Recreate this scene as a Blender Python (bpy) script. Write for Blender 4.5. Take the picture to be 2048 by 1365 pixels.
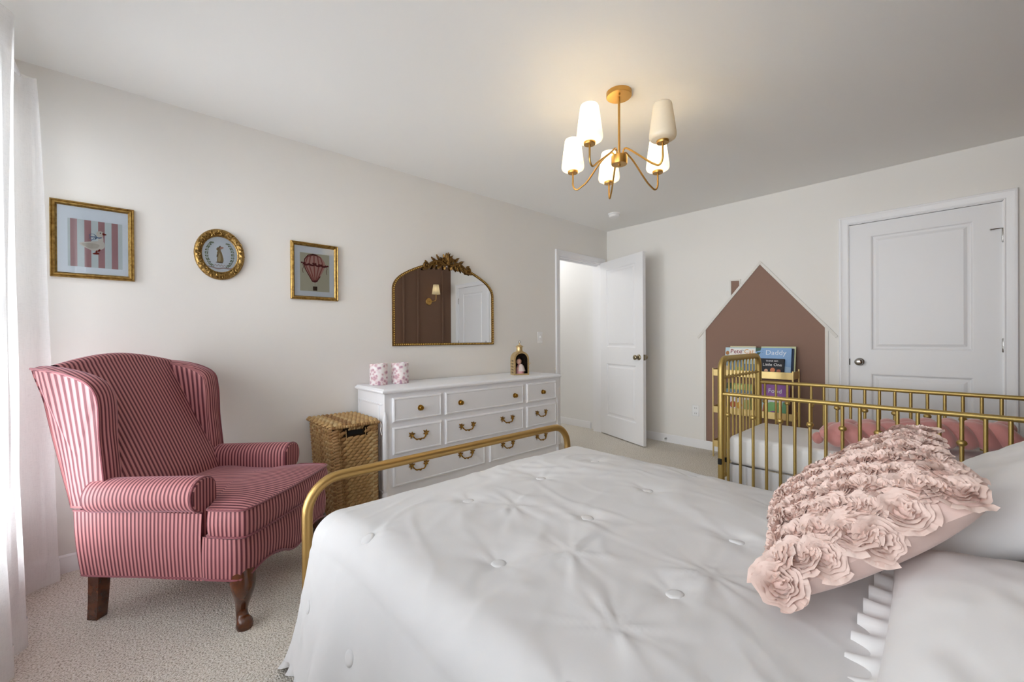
import bpy, bmesh, math, random
from math import sin, cos, pi, radians, sqrt, atan2, exp
from mathutils import Vector, Matrix, noise
random.seed(11)
for o in list(bpy.data.objects): bpy.data.objects.remove(o, do_unlink=True)
S = bpy.context.scene
COL = S.collection

# ------------------------------------------------------------------ camera (metres; origin = floor point under the lens)
# The room is 4.74 m wide (x) and 3.38 m deep (y); the lens stands in its window corner.
XB, YA, XC, YD, H = 4.322, 2.982, -0.42, -0.40, 2.44
YAW, PITCH, ROLL, CAMH, FPX = 0.828510770, -0.00307326588, -0.00563886297, 1.12449868, 835.2289
fw = Vector((cos(YAW)*cos(PITCH), sin(YAW)*cos(PITCH), sin(PITCH)))
rt = Vector((sin(YAW), -cos(YAW), 0)); up = rt.cross(fw)
rt2 = rt*cos(ROLL)+up*sin(ROLL); up2 = up*cos(ROLL)-rt*sin(ROLL)
cam = bpy.data.cameras.new('camera'); camo = bpy.data.objects.new('camera', cam); COL.objects.link(camo)
cam.sensor_width = 36.0; cam.lens = FPX/2048*36; cam.clip_start = 0.02
camo.matrix_world = Matrix(((rt2.x, up2.x, -fw.x, 0), (rt2.y, up2.y, -fw.y, 0), (rt2.z, up2.z, -fw.z, CAMH), (0, 0, 0, 1)))
S.camera = camo

# ------------------------------------------------------------------ sky, daylight and exposure
w = bpy.data.worlds.new('sky'); S.world = w; w.use_nodes = True
bg = w.node_tree.nodes['Background']; bg.inputs[0].default_value = (0.86, 0.93, 1.0, 1); bg.inputs[1].default_value = 0.4
def area(name, loc, rot, sx, sy, energy, col, spread=98):
    l = bpy.data.lights.new(name, 'AREA'); l.shape = 'RECTANGLE'; l.size = sx; l.size_y = sy; l.energy = energy; l.color = col; l.spread = radians(spread)
    o = bpy.data.objects.new(name, l); o.location = loc; o.rotation_euler = rot; COL.objects.link(o); return o
WINS = [dict(y0=1.33, y1=2.86, z0=0.30, z1=2.20), dict(y0=-0.28, y1=1.13, z0=0.82, z1=2.20)]     # the two windows in the left wall
for W_, e_ in zip(WINS, (36, 32)):
    area('daylight', (-0.62, (W_['y0']+W_['y1'])/2, (W_['z0']+W_['z1'])/2), (0, -pi/2, 0), W_['z1']-W_['z0'], W_['y1']-W_['y0'], e_, (0.93, 0.972, 1.0))
S.view_settings.view_transform = 'Standard'; S.view_settings.look = 'None'
S.view_settings.gamma = 1; S.view_settings.use_curve_mapping = False
S.view_settings.exposure = 0.72
S.cycles.max_bounces = 16; S.cycles.diffuse_bounces = 12; S.cycles.transmission_bounces = 8; S.cycles.transparent_max_bounces = 16

# ------------------------------------------------------------------ materials
def lin(c):
    if isinstance(c, str):
        c = c.lstrip('#'); c = [int(c[i:i+2], 16)/255 for i in (0, 2, 4)]
        return tuple(((x+0.055)/1.055)**2.4 if x > 0.04045 else x/12.92 for x in c)
    return tuple(c)
class NT:
    def __init__(s, name):
        s.m = bpy.data.materials.new(name); s.m.use_nodes = True; s.t = s.m.node_tree
        s.b = s.t.nodes['Principled BSDF']; s.out = s.t.nodes['Material Output']
    def n(s, typ, **kw):
        x = s.t.nodes.new(typ)
        for k, v in kw.items():
            if k.startswith('i_'):
                key = k[2:]; key = int(key) if key.isdigit() else key.replace('_', ' ')
                x.inputs[key].default_value = v
            else: setattr(x, k, v)
        return x
    def l(s, a, b): s.t.links.new(a, b)
    def coord(s, kind='Object'): return s.n('ShaderNodeTexCoord').outputs[kind]
    def ramp(s, fac, stops, interp='LINEAR'):
        r = s.n('ShaderNodeValToRGB'); cr = r.color_ramp; cr.interpolation = interp
        while len(cr.elements) < len(stops): cr.elements.new(0.5)
        for e, (p, c) in zip(cr.elements, stops): e.position = p; e.color = (*lin(c), 1)
        s.l(fac, r.inputs[0]); return r.outputs[0]
    def mix(s, fac, a, b, typ='MIX'):
        x = s.n('ShaderNodeMix', data_type='RGBA', blend_type=typ)
        for sock, val in ((x.inputs[0], fac), (x.inputs[6], a), (x.inputs[7], b)):
            if hasattr(val, 'is_output'): s.l(val, sock)
            elif isinstance(val, (int, float)): sock.default_value = val
            else: sock.default_value = (*lin(val), 1)
        return x.outputs[2]
    def noise(s, scale, detail=3, rough=.55, co=None, out='Fac'):
        x = s.n('ShaderNodeTexNoise'); x.inputs['Scale'].default_value = scale; x.inputs['Detail'].default_value = detail; x.inputs['Roughness'].default_value = rough
        s.l(co or s.coord(), x.inputs['Vector']); return x.outputs[out]
    def bump(s, h, strength, dist=0.002):
        x = s.n('ShaderNodeBump'); x.inputs['Strength'].default_value = strength; x.inputs['Distance'].default_value = dist
        s.l(h, x.inputs['Height']); s.l(x.outputs[0], s.b.inputs['Normal']); return x
    def math(s, op, a, b=None):
        x = s.n('ShaderNodeMath', operation=op)
        for sock, v in zip(x.inputs, (a, b)):
            if v is None: continue
            if hasattr(v, 'is_output'): s.l(v, sock)
            else: sock.default_value = v
        return x.outputs[0]
MATS = {}
def mat(name, col, rough=.5, metal=0, spec=.5, bump=None, var=None, sheen=0, coat=0):
    """plain procedural paint / cloth / metal: base colour with a little noise variation and relief"""
    t = NT(name); b = t.b
    b.inputs['Base Color'].default_value = (*lin(col), 1); b.inputs['Roughness'].default_value = rough; b.inputs['Metallic'].default_value = metal
    b.inputs['Specular IOR Level'].default_value = spec; b.inputs['Sheen Weight'].default_value = sheen; b.inputs['Coat Weight'].default_value = coat
    if var:
        sc, c2 = var; t.l(t.mix(t.ramp(t.noise(sc, 4), [(.35, (0, 0, 0)), (.7, (1, 1, 1))]), col, c2), b.inputs['Base Color'])
    if bump: t.bump(t.noise(bump[0], 4), bump[1], bump[2] if len(bump) > 2 else .002)
    MATS[name] = t.m; return t.m
M = MATS
mat('wall_paint', '#e7e5e1', .85, bump=(260, .05, .0006))
mat('ceiling_paint', '#eeeeec', .9, bump=(180, .08, .0008))
mat('hall_paint', '#e9e9e9', .85)
mat('trim_white', '#eaeaec', .42)
mat('door_white', '#e6e6e8', .45, bump=(400, .03, .0004))
mat('mural_brown', '#8d7062', .8)
mat('brown_paint', '#755846', .75)
mat('bed_white', '#d6d6d7', .85, sheen=.15, bump=(900, .06, .0006))
mat('sheet_white', '#e6e6e7', .88, bump=(700, .06, .0006))
mat('gold_tube', '#c6a468', .42, 1.0, bump=(60, .03, .0005))
mat('crib_gold', '#c4ab6c', .5, 1.0, bump=(60, .03, .0005))
mat('rack_gold', '#e2c98c', .42, .75)
mat('brass', '#c49a56', .36, 1.0)
mat('frame_gold', '#b89757', .4, .9, var=(60, '#7f6030'), bump=(140, .12, .001))
mat('ornate_gold', '#b7965a', .42, .9, var=(90, '#6a4c22'))
mat('mirror_gold', '#94703c', .45, .9, var=(110, '#4e3418'))
mat('bead_gold', '#d8b464', .35, 1.0)
mat('nickel', '#b9b7b3', .25, 1.0)
mat('antique_brass', '#9c9178', .3, 1.0)
mat('dark_metal', '#26221e', .4, .8)
mat('dresser_white', '#eeeff3', .5, bump=(60, .05, .001))
mat('pull_brass', '#b98c3e', .33, 1.0, var=(160, '#6a4a1a'))
mat('plastic_white', '#eeeeee', .35)
mat('leg_wood', '#5e2f12', .22, coat=.5, var=(22, '#33180a'))
mat('weave_core', '#3a2a18', .9)
mat('hole_shade', '#0b0a09', .9)  # near-black that paints the shade inside small openings
mat('braid_pink', '#cf8f8c', .78, sheen=.6, bump=(500, .05, .0005))
mat('cushion_pink', '#dcc2ba', .85, sheen=.3, bump=(500, .05, .0006))
mat('paper_white', '#eceff2', .7)
mat('black_plastic', '#161514', .45)
mat('mattress_white', '#e8e8ea', .8)
mat('crib_skirt', '#d7d8dc', .85)
mat('pages', '#e8e2d0', .8)
mat('glass_dark', '#2a2119', .2)
mat('doll_skin', '#d9a992', .8); mat('doll_hair', '#3d2a22', .9); mat('doll_dress', '#dda3a8', .85, bump=(200, .2, .001)); mat('doll_shawl', '#e2d3cc', .85, bump=(200, .2, .001))
mat('lantern_gold', '#dcc393', .38, .6, var=(120, '#b3945c'))
def mk_glass(name, refl=.9, tint=(1, 1, 1)):
    t = NT(name); fr = t.n('ShaderNodeFresnel'); fr.inputs[0].default_value = 1.45
    a = t.n('ShaderNodeBsdfTransparent'); a.inputs[0].default_value = (*tint, 1); g = t.n('ShaderNodeBsdfGlossy'); g.inputs['Roughness'].default_value = .02
    mx = t.n('ShaderNodeMixShader'); t.l(t.math('MULTIPLY', fr.outputs[0], refl), mx.inputs[0]); t.l(a.outputs[0], mx.inputs[1]); t.l(g.outputs[0], mx.inputs[2])
    t.l(mx.outputs[0], t.out.inputs[0]); M[name] = t.m
mk_glass('clear_glass'); mk_glass('picture_glass', .8, (.96, .98, 1))
def mk_mirror():
    t = NT('mirror_glass'); t.b.inputs['Metallic'].default_value = 1; t.b.inputs['Roughness'].default_value = .0; t.b.inputs['Base Color'].default_value = (.86, .87, .87, 1)
    M['mirror_glass'] = t.m
mk_mirror()
def mk_carpet():
    t = NT('carpet'); co = t.coord()
    fine = t.noise(150, 2, .7, co); mid = t.noise(90, 3, .6, co); big = t.noise(3, 3, .5, co)
    c = t.ramp(fine, [(.33, '#8f8678'), (.45, '#e2dbcf'), (.58, '#fbf8f2')])
    c = t.mix(t.math('MULTIPLY', big, .35), c, '#d3c9b8'); t.l(c, t.b.inputs['Base Color'])
    t.b.inputs['Roughness'].default_value = .95; t.b.inputs['Specular IOR Level'].default_value = .1
    t.bump(t.math('ADD', fine, t.math('MULTIPLY', mid, .7)), .9, .012); M['carpet'] = t.m
mk_carpet()
def mk_stripe():
    # woven stripe: UV.x is a length in metres across the stripes
    t = NT('striped_fabric'); uv = t.n('ShaderNodeUVMap').outputs[0]
    sx = t.n('ShaderNodeSeparateXYZ'); t.l(uv, sx.inputs[0])
    fr = t.math('FRACT', t.math('DIVIDE', sx.outputs[0], .0168))
    c = t.ramp(fr, [(0, '#4c0f1b'), (.38, '#4c0f1b'), (.46, '#b87a7a'), (.54, '#a56669'), (.62, '#bf8280'), (.92, '#b87a7a'), (1.0, '#4c0f1b')])
    c = t.mix(t.math('MULTIPLY', t.noise(6, 3), .25), c, '#96525d'); t.l(c, t.b.inputs['Base Color'])
    t.b.inputs['Roughness'].default_value = .7; t.b.inputs['Sheen Weight'].default_value = .25; t.b.inputs['Sheen Roughness'].default_value = .35
    t.b.inputs['Sheen Tint'].default_value = (.95, .68, .86, 1)
    t.bump(t.math('ADD', fr, t.noise(900, 2)), .12, .0012); M['striped_fabric'] = t.m
mk_stripe()
mat('piping_maroon', '#7b3640', .7, sheen=.4)
def mk_weave():
    t = NT('woven_hyacinth'); g = t.n('ShaderNodeNewGeometry')
    c = t.ramp(g.outputs['Random Per Island'], [(0, '#8a6336'), (.25, '#a98050'), (.55, '#c6a36b'), (.8, '#d9bf8d'), (1, '#a06f3a')])
    c = t.mix(t.math('MULTIPLY', t.noise(70, 4), .6), c, '#7d5a30'); t.l(c, t.b.inputs['Base Color']); t.b.inputs['Roughness'].default_value = .6
    t.bump(t.noise(220, 4), .4, .002); M['woven_hyacinth'] = t.m
mk_weave()
def mk_curtain():
    t = NT('sheer_linen'); co = t.coord()
    mp = t.n('ShaderNodeMapping'); mp.inputs['Scale'].default_value = (60, 60, 900); t.l(co, mp.inputs[0]); h1 = t.noise(1, 3, .6, mp.outputs[0])
    mp2 = t.n('ShaderNodeMapping'); mp2.inputs['Scale'].default_value = (900, 900, 14); t.l(co, mp2.inputs[0]); h2 = t.noise(1, 3, .6, mp2.outputs[0])
    h = t.math('ADD', h1, h2)
    d = t.n('ShaderNodeBsdfDiffuse'); tr = t.n('ShaderNodeBsdfTranslucent'); c = t.ramp(h, [(.7, '#e3e4e6'), (1.2, '#f5f5f6')])
    t.l(c, d.inputs[0]); t.l(c, tr.inputs[0]); bm = t.n('ShaderNodeBump'); bm.inputs['Strength'].default_value = .25; bm.inputs['Distance'].default_value = .002; t.l(h, bm.inputs['Height']); t.l(bm.outputs[0], d.inputs['Normal'])
    mx = t.n('ShaderNodeMixShader'); mx.inputs[0].default_value = .07; t.l(d.outputs[0], mx.inputs[1]); t.l(tr.outputs[0], mx.inputs[2]); tp_ = t.n('ShaderNodeBsdfTransparent'); m3 = t.n('ShaderNodeMixShader'); m3.inputs[0].default_value = .36; t.l(mx.outputs[0], m3.inputs[1]); t.l(tp_.outputs[0], m3.inputs[2]); t.l(m3.outputs[0], t.out.inputs[0]); M['sheer_linen'] = t.m
mk_curtain()
def mk_opal(name, col, tl=.5):
    t = NT(name); d = t.n('ShaderNodeBsdfDiffuse'); tr = t.n('ShaderNodeBsdfTranslucent'); gl = t.n('ShaderNodeBsdfGlossy'); gl.inputs['Roughness'].default_value = .15
    for x in (d, tr): x.inputs[0].default_value = (*lin(col), 1)
    mx = t.n('ShaderNodeMixShader'); mx.inputs[0].default_value = tl; t.l(d.outputs[0], mx.inputs[1]); t.l(tr.outputs[0], mx.inputs[2])
    m2 = t.n('ShaderNodeMixShader'); m2.inputs[0].default_value = .04; t.l(mx.outputs[0], m2.inputs[1]); t.l(gl.outputs[0], m2.inputs[2]); t.l(m2.outputs[0], t.out.inputs[0]); M[name] = t.m
mk_opal('opal_glass', '#efe6d2', .36); mk_opal('lamp_shade_linen', '#e2d6b4')
def mk_rose():
    t = NT('rose_chiffon'); g = t.n('ShaderNodeNewGeometry')
    c = t.ramp(g.outputs['Random Per Island'], [(0, '#dcc0b6'), (1, '#e6d2c9')])
    c = t.mix(t.math('MULTIPLY', t.noise(60, 3), .3), c, '#cfaea3'); t.l(c, t.b.inputs['Base Color']); t.b.inputs['Roughness'].default_value = .85
    M['rose_chiffon'] = t.m
mk_rose()
def mk_floral():
    t = NT('floral_print'); co = t.coord()
    v = t.n('ShaderNodeTexVoronoi', feature='SMOOTH_F1'); v.inputs['Scale'].default_value = 46; t.l(co, v.inputs['Vector'])
    n = t.noise(60, 5, .7, co)
    c = t.ramp(t.math('ADD', v.outputs['Distance'], t.math('MULTIPLY', n, .8)), [(.52, '#b08aa2'), (.72, '#d3aeb4'), (.86, '#e9dcde'), (1.0, '#efeaea')])
    t.l(c, t.b.inputs['Base Color']); t.b.inputs['Roughness'].default_value = .5; M['floral_print'] = t.m
mk_floral()
def mk_flat(name, col, rough=.75): return mat(name, col, rough, spec=.3)

# ------------------------------------------------------------------ mesh helpers
class MB:
    def __init__(s): s.v = []; s.f = []; s.u = []; s.mi = []
    def add(s, vs, fs, mi=0, uv=None):
        k = len(s.v); s.v += [Vector(x) for x in vs]; s.u += (list(uv) if uv else [(0, 0)]*len(vs))
        s.f += [[i+k for i in q] for q in fs]; s.mi += [mi]*len(fs); return s
    def box(s, x0, x1, y0, y1, z0, z1, bev=0, mi=0, seg=1):
        if bev <= 0:
            vs = [(x, y, z) for x in (x0, x1) for y in (y0, y1) for z in (z0, z1)]
            return s.add(vs, [(0, 1, 3, 2), (4, 6, 7, 5), (0, 4, 5, 1), (2, 3, 7, 6), (0, 2, 6, 4), (1, 5, 7, 3)], mi)
        bm = bmesh.new(); bmesh.ops.create_cube(bm, size=1)
        for v in bm.verts: v.co = Vector(((x0+x1)/2+v.co.x*(x1-x0), (y0+y1)/2+v.co.y*(y1-y0), (z0+z1)/2+v.co.z*(z1-z0)))
        bmesh.ops.bevel(bm, geom=list(bm.edges), offset=bev, segments=seg, affect='EDGES', profile=.5)
        bm.verts.index_update(); s.add([v.co.copy() for v in bm.verts], [[v.index for v in f.verts] for f in bm.faces], mi); bm.free(); return s
    def tube(s, path, r, n=10, closed=False, cap=True, mi=0, flat=1.0, uvs=None):
        P = [Vector(q) for q in path]; m = len(P)
        R = r if isinstance(r, (list, tuple)) else [r]*m
        T = []
        for i in range(m):
            a = P[(i-1) % m] if (closed or i > 0) else P[i]; b = P[(i+1) % m] if (closed or i < m-1) else P[i]
            d = b-a; T.append(d.normalized() if d.length > 1e-9 else Vector((0, 0, 1)))
        up_ = Vector((0, 0, 1)) if abs(T[0].z) < .9 else Vector((1, 0, 0))
        nrm = (up_-T[0]*up_.dot(T[0])).normalized(); vs = []; us = []
        for i in range(m):
            nrm = (nrm-T[i]*nrm.dot(T[i])); nrm = nrm.normalized() if nrm.length > 1e-6 else T[i].orthogonal().normalized()
            bn = T[i].cross(nrm)
            for j in range(n):
                a = 2*pi*j/n; vs.append(P[i]+(nrm*cos(a)+bn*sin(a)*flat)*R[i]); us.append((uvs[i] if uvs else 0, j/n))
        fs = []
        for i in range(m if closed else m-1):
            for j in range(n):
                a = i*n+j; b = i*n+(j+1) % n; i2 = (i+1) % m
                fs.append((a, b, i2*n+(j+1) % n, i2*n+j))
        if cap and not closed: fs += [list(range(n))[::-1], [(m-1)*n+j for j in range(n)]]
        return s.add(vs, fs, mi, us)
    def lathe(s, prof, n=24, c=(0, 0, 0), mi=0, X=None, cap=True):
        vs = []; c = Vector(c)
        for r, z in prof:
            for j in range(n):
                q = Vector((r*cos(2*pi*j/n), r*sin(2*pi*j/n), z)); vs.append((X @ q if X else q)+c)
        fs = [(i*n+j, i*n+(j+1) % n, (i+1)*n+(j+1) % n, (i+1)*n+j) for i in range(len(prof)-1) for j in range(n)]
        if cap: fs += [list(range(n))[::-1], [(len(prof)-1)*n+j for j in range(n)]]
        return s.add(vs, fs, mi)
    def ball(s, c, r, nu=12, nv=8, mi=0, X=None):
        r = (r, r, r) if isinstance(r, (int, float)) else r; c = Vector(c)
        vs = [];
        for i in range(1, nv):
            for j in range(nu):
                q = Vector((r[0]*sin(pi*i/nv)*cos(2*pi*j/nu), r[1]*sin(pi*i/nv)*sin(2*pi*j/nu), r[2]*cos(pi*i/nv))); vs.append((X @ q if X else q)+c)
        t = Vector((0, 0, r[2])); vs += [(X @ t if X else t)+c, (X @ -t if X else -t)+c]; k = (nv-1)*nu
        fs = [(i*nu+j, (i+1)*nu+j, (i+1)*nu+(j+1) % nu, i*nu+(j+1) % nu) for i in range(nv-2) for j in range(nu)]
        fs += [(k, j, (j+1) % nu) for j in range(nu)]+[(k+1, (nv-2)*nu+(j+1) % nu, (nv-2)*nu+j) for j in range(nu)]
        return s.add(vs, fs, mi)
    def grid(s, nu, nv, fn, cu=False, mi=0):
        """fn(u, v) -> position or (position, uv); u, v in 0..1"""
        vs = []; us = []; mu = nu if cu else nu+1
        for i in range(mu):
            for j in range(nv+1):
                q = fn(i/nu, j/nv)
                if isinstance(q, tuple) and len(q) == 2: vs.append(q[0]); us.append(q[1])
                else: vs.append(q); us.append((i/nu, j/nv))
        fs = [(i*(nv+1)+j, ((i+1) % mu)*(nv+1)+j, ((i+1) % mu)*(nv+1)+j+1, i*(nv+1)+j+1) for i in range(nu) for j in range(nv)]
        return s.add(vs, fs, mi, us)
    def prism(s, poly, t0, t1, f, mi=0):
        """extrude a 2-D outline: f(a, b, t) -> point"""
        n = len(poly); vs = [f(a, b, t0) for a, b in poly]+[f(a, b, t1) for a, b in poly]
        fs = [list(range(n)), list(range(n, 2*n))[::-1]]+[(i, (i+1) % n, n+(i+1) % n, n+i) for i in range(n)]
        return s.add(vs, fs, mi)
    def poly(s, pts, mi=0): return s.add(pts, [list(range(len(pts)))], mi)
OFF = {}
def root_of(o):
    while o.parent: o = o.parent
    return o
def props(o, label=None, cat=None, group=None, kind=None):
    for k, v in (('label', label), ('category', cat), ('group', group), ('kind', kind)):
        if v: o[k] = v
    return o
def mesh(name, mb, smooth=40, recalc=True):
    me = bpy.data.meshes.new(name); me.from_pydata(mb.v, [], mb.f)
    if any(u != (0, 0) for u in mb.u):
        ul = me.uv_layers.new(name='UVMap')
        for lp in me.loops: ul.data[lp.index].uv = mb.u[lp.vertex_index]
    me.polygons.foreach_set('material_index', mb.mi)
    if recalc:
        bm = bmesh.new(); bm.from_mesh(me); bmesh.ops.recalc_face_normals(bm, faces=bm.faces); bm.to_mesh(me); bm.free()
    if smooth:
        me.polygons.foreach_set('use_smooth', [True]*len(me.polygons)); me.set_sharp_from_angle(angle=radians(smooth))
    me.update(); return me
def obj(name, mb, m, parent=None, loc=None, smooth=40, recalc=True, kind=None, label=None):
    """one mesh object; parts of a thing made with world=True are drawn in room coordinates"""
    off = Vector(loc) if loc else Vector((0, 0, 0))
    if parent is not None and root_of(parent).name in OFF: off = OFF[root_of(parent).name]
    if off.length and isinstance(mb, MB):
        for v in mb.v: v -= off
    me = mesh(name, mb, smooth, recalc) if not isinstance(mb, bpy.types.Mesh) else mb
    for x in (m if isinstance(m, (list, tuple)) else [m]): me.materials.append(M[x])
    o = bpy.data.objects.new(name, me); COL.objects.link(o)
    if parent is not None: o.parent = parent
    elif loc: o.location = loc
    return props(o, label=label, kind=kind)
def thing(name, label, cat, loc, rotz=0, group=None, world=False, kind=None):
    o = bpy.data.objects.new(name, None); COL.objects.link(o); o.empty_display_size = .1; o.location = loc; o.rotation_euler = (0, 0, rotz)
    if world: OFF[o.name] = Vector(loc)
    return props(o, label, cat, group, kind)
def struct(name, mb, m, label, smooth=None, parent=None):
    o = obj(name, mb, m, parent, smooth=smooth)
    if parent is None: props(o, label, kind='structure')
    return o
def dup(root, loc=None, rotz=None, label=None, parent=None):
    r = root.copy(); COL.objects.link(r)
    if loc: r.location = loc
    if rotz is not None: r.rotation_euler = (0, 0, rotz)
    if label: r['label'] = label
    if parent is not None: r.parent = parent
    for ch in list(root.children): dup(ch, parent=r)
    return r
def catmull(pts, k=6, closed=False):
    P = [Vector(q) for q in pts]; n = len(P); out = []
    for i in range(n if closed else n-1):
        g = lambda j: P[j % n] if closed else P[max(0, min(n-1, j))]
        a, b, c, d = g(i-1), g(i), g(i+1), g(i+2)
        for s in range(k):
            t = s/k; out.append(.5*((2*b)+(c-a)*t+(2*a-5*b+4*c-d)*t*t+(3*b-a-3*c+d)*t**3))
    if not closed: out.append(P[-1])
    return out
def text_mesh(body, size, extrude=.0004):
    cu = bpy.data.curves.new('lettering', 'FONT'); cu.body = body; cu.size = size; cu.extrude = extrude; cu.align_x = 'CENTER'; cu.align_y = 'CENTER'; cu.resolution_u = 2
    o = bpy.data.objects.new('lettering', cu); me = bpy.data.meshes.new_from_object(o); bpy.data.objects.remove(o); bpy.data.curves.remove(cu); return me
def lerp(a, b, t): return a+(b-a)*t
def nz(x, y, z=0.0): return noise.noise(Vector((x, y, z)))

# ================================================================== the room
TH = .12
HX0, HX1, HY1 = 2.95, 4.28, 5.2                                     # hallway beyond the open door
struct('floor', MB().box(XC-TH, XB+TH, YD-TH, HY1, -.1, 0), 'carpet', 'beige cut-pile carpet covering the whole floor')
struct('ceiling', MB().box(XC-TH, XB+TH, YD-TH, YA+TH, H, H+.1), 'ceiling_paint', 'plain off-white ceiling')
DX0, DX1, DH = 3.432, 4.203, 2.03                                   # doorway in the back wall
m = MB().box(XC-TH, DX0, YA, YA+TH, 0, H).box(DX1, XB+TH, YA, YA+TH, 0, H).box(DX0, DX1, YA, YA+TH, DH, H)
struct('wall_back', m, 'wall_paint', 'greige painted wall with the doorway, pictures and mirror')
CY0, CY1, CH = -.165, .650, 2.043                                   # closet doorway in the right wall
m = MB().box(XB, XB+TH, CY1, YA+TH, 0, H).box(XB, XB+TH, YD-TH, CY0, 0, H).box(XB, XB+TH, CY0, CY1, CH, H)
struct('wall_right', m, 'wall_paint', 'greige painted wall with the closet door')
m = MB().box(XC-TH, XC, WINS[0]['y1'], YA, 0, H).box(XC-TH, XC, YD-TH, WINS[1]['y0'], 0, H).box(XC-TH, XC, WINS[1]['y1'], WINS[0]['y0'], 0, H)
for W_ in WINS: m.box(XC-TH, XC, W_['y0'], W_['y1'], 0, W_['z0']).box(XC-TH, XC, W_['y0'], W_['y1'], W_['z1'], H)
struct('wall_left', m, 'wall_paint', 'greige painted wall with the curtained windows')
wd = struct('wall_front', MB().box(XC-TH, XB+TH, YD-TH, YD, 0, H), 'brown_paint', 'dark brown panelled wall behind the bed head')
for bx in (4.14, 3.645, 3.375, 2.88, 2.61, 2.115, 1.845, 1.35, 1.08, .585, .315, -.18):
    obj('batten', MB().box(bx-.016, bx+.016, YD, YD+.02, .09, H, .003), 'brown_paint', wd)
# closet interior behind its door, closed
m = MB().box(XB+.6, XB+.65, CY0-.3, CY1+.3, 0, H).box(XB+TH, XB+.6, CY0-.35, CY0-.3, 0, H).box(XB+TH, XB+.6, CY1+.3, CY1+.35, 0, H).box(XB+TH, XB+.65, CY0-.35, CY1+.35, H, H+.05).box(XB+TH, XB+.65, CY0-.35, CY1+.35, -.05, 0)
struct('wall_closet', m, 'hall_paint', 'inside of the closet behind its door')
# hallway shell
struct('wall_hall_right', MB().box(HX1, HX1+.1, YA+TH, HY1, 0, H), 'hall_paint', 'bright white hallway wall seen through the doorway')
m = MB().box(HX0-.1, HX0, YA+TH, HY1, 0, H).box(HX0-.1, HX1+.1, HY1, HY1+.1, 0, H)
struct('wall_hall_left', m, 'hall_paint', 'hallway walls out of sight beside the doorway')
struct('ceiling_hall', MB().box(HX0-.1, HX1+.1, YA+TH, HY1+.1, H, H+.1), 'ceiling_paint', 'hallway ceiling')
def baseboard(name, runs, label):
    """runs: (x0, y0, x1, y1, nx, ny): along the wall with the room-side normal"""
    m = MB(); hb = .086
    prof = [(0, 0), (.013, 0), (.013, hb*.74), (.010, hb*.82), (.010, hb*.9), (.005, hb), (0, hb)]
    for x0, y0, x1, y1, nx, ny in runs:
        vs = [(x+nx*d, y+ny*d, z) for x, y in ((x0, y0), (x1, y1)) for d, z in prof]; n = len(prof)
        m.add(vs, [list(range(n)), list(range(n, 2*n))]+[(i, (i+1) % n, n+(i+1) % n, n+i) for i in range(n)])
    struct(name, m, 'trim_white', label, smooth=25)
CW = .064
baseboard('baseboard_back', [(XC, YA, DX0-CW, YA, 0, -1), (DX1+CW, YA, XB, YA, 0, -1)], 'white baseboard along the back wall')
baseboard('baseboard_right', [(XB, CY1+CW, XB, YA, -1, 0), (XB, YD, XB, CY0-CW, -1, 0)], 'white baseboard along the right wall')
baseboard('baseboard_left', [(XC, YD, XC, YA, 1, 0)], 'white baseboard under the window')
baseboard('baseboard_front', [(XC, YD, XB, YD, 0, 1)], 'white baseboard behind the bed')
baseboard('baseboard_hall', [(HX1, YA+TH+.1, HX1, HY1, -1, 0)], 'white baseboard in the hallway')
def casing(m, path, nrm, wdir, prof):
    """mitred moulding swept round a doorway; path: corner points with outward in-wall offset directions"""
    n = len(prof); vs = []
    for (p, o) in path:
        for w_, d_ in prof: vs.append(Vector(p)+Vector(o)*w_+Vector(nrm)*d_)
    fs = [list(range(n)), list(range((len(path)-1)*n, len(path)*n))]
    for k in range(len(path)-1):
        fs += [(k*n+i, k*n+(i+1) % n, (k+1)*n+(i+1) % n, (k+1)*n+i) for i in range(n)]
    m.add(vs, fs)
CP = [(0, 0), (0, .009), (.006, .011), (.012, .009), (.030, .012), (.044, .016), (.050, .019), (.060, .019), (CW, .014), (CW, 0)]
m = MB(); casing(m, [((DX0, YA, 0), (-1, 0, 0)), ((DX0, YA, DH), (-1, 0, 1)), ((DX1, YA, DH), (1, 0, 1)), ((DX1, YA, 0), (1, 0, 0))], (0, -1, 0), None, CP)
casing(m, [((DX0, YA+TH, 0), (-1, 0, 0)), ((DX0, YA+TH, DH), (-1, 0, 1)), ((DX1, YA+TH, DH), (1, 0, 1)), ((DX1, YA+TH, 0), (1, 0, 0))], (0, 1, 0), None, [(a*.95, b) for a, b in CP])
m.box(DX0, DX0+.012, YA, YA+TH, 0, DH).box(DX1-.012, DX1, YA, YA+TH, 0, DH).box(DX0, DX1, YA, YA+TH, DH-.012, DH)
m.box(DX0+.012, DX0+.022, YA+.045, YA+.08, 0, DH-.012).box(DX0+.012, DX1-.012, YA+.045, YA+.08, DH-.022, DH-.012)
t1 = struct('trim_1', m, 'trim_white', 'white moulded casing round the open doorway', smooth=25)
obj('strike_plate', MB().box(DX0+.0118, DX0+.0135, YA+.012, YA+.045, .90, .965, .0006), 'dark_metal', t1)
m = MB(); casing(m, [((XB, CY1, 0), (0, 1, 0)), ((XB, CY1, CH), (0, 1, 1)), ((XB, CY0, CH), (0, -1, 1)), ((XB, CY0, 0), (0, -1, 0))], (-1, 0, 0), None, CP)
m.box(XB, XB+TH, CY1-.004, CY1+.01, 0, CH).box(XB, XB+TH, CY0-.01, CY0+.004, 0, CH).box(XB, XB+TH, CY0, CY1, CH-.004, CH+.01)
m.box(XB+.05, XB+.09, CY0, CY1, CH-.03, CH).box(XB+.05, XB+.09, CY0, CY0+.03, 0, CH).box(XB+.05, XB+.09, CY1-.03, CY1, 0, CH)
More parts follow.
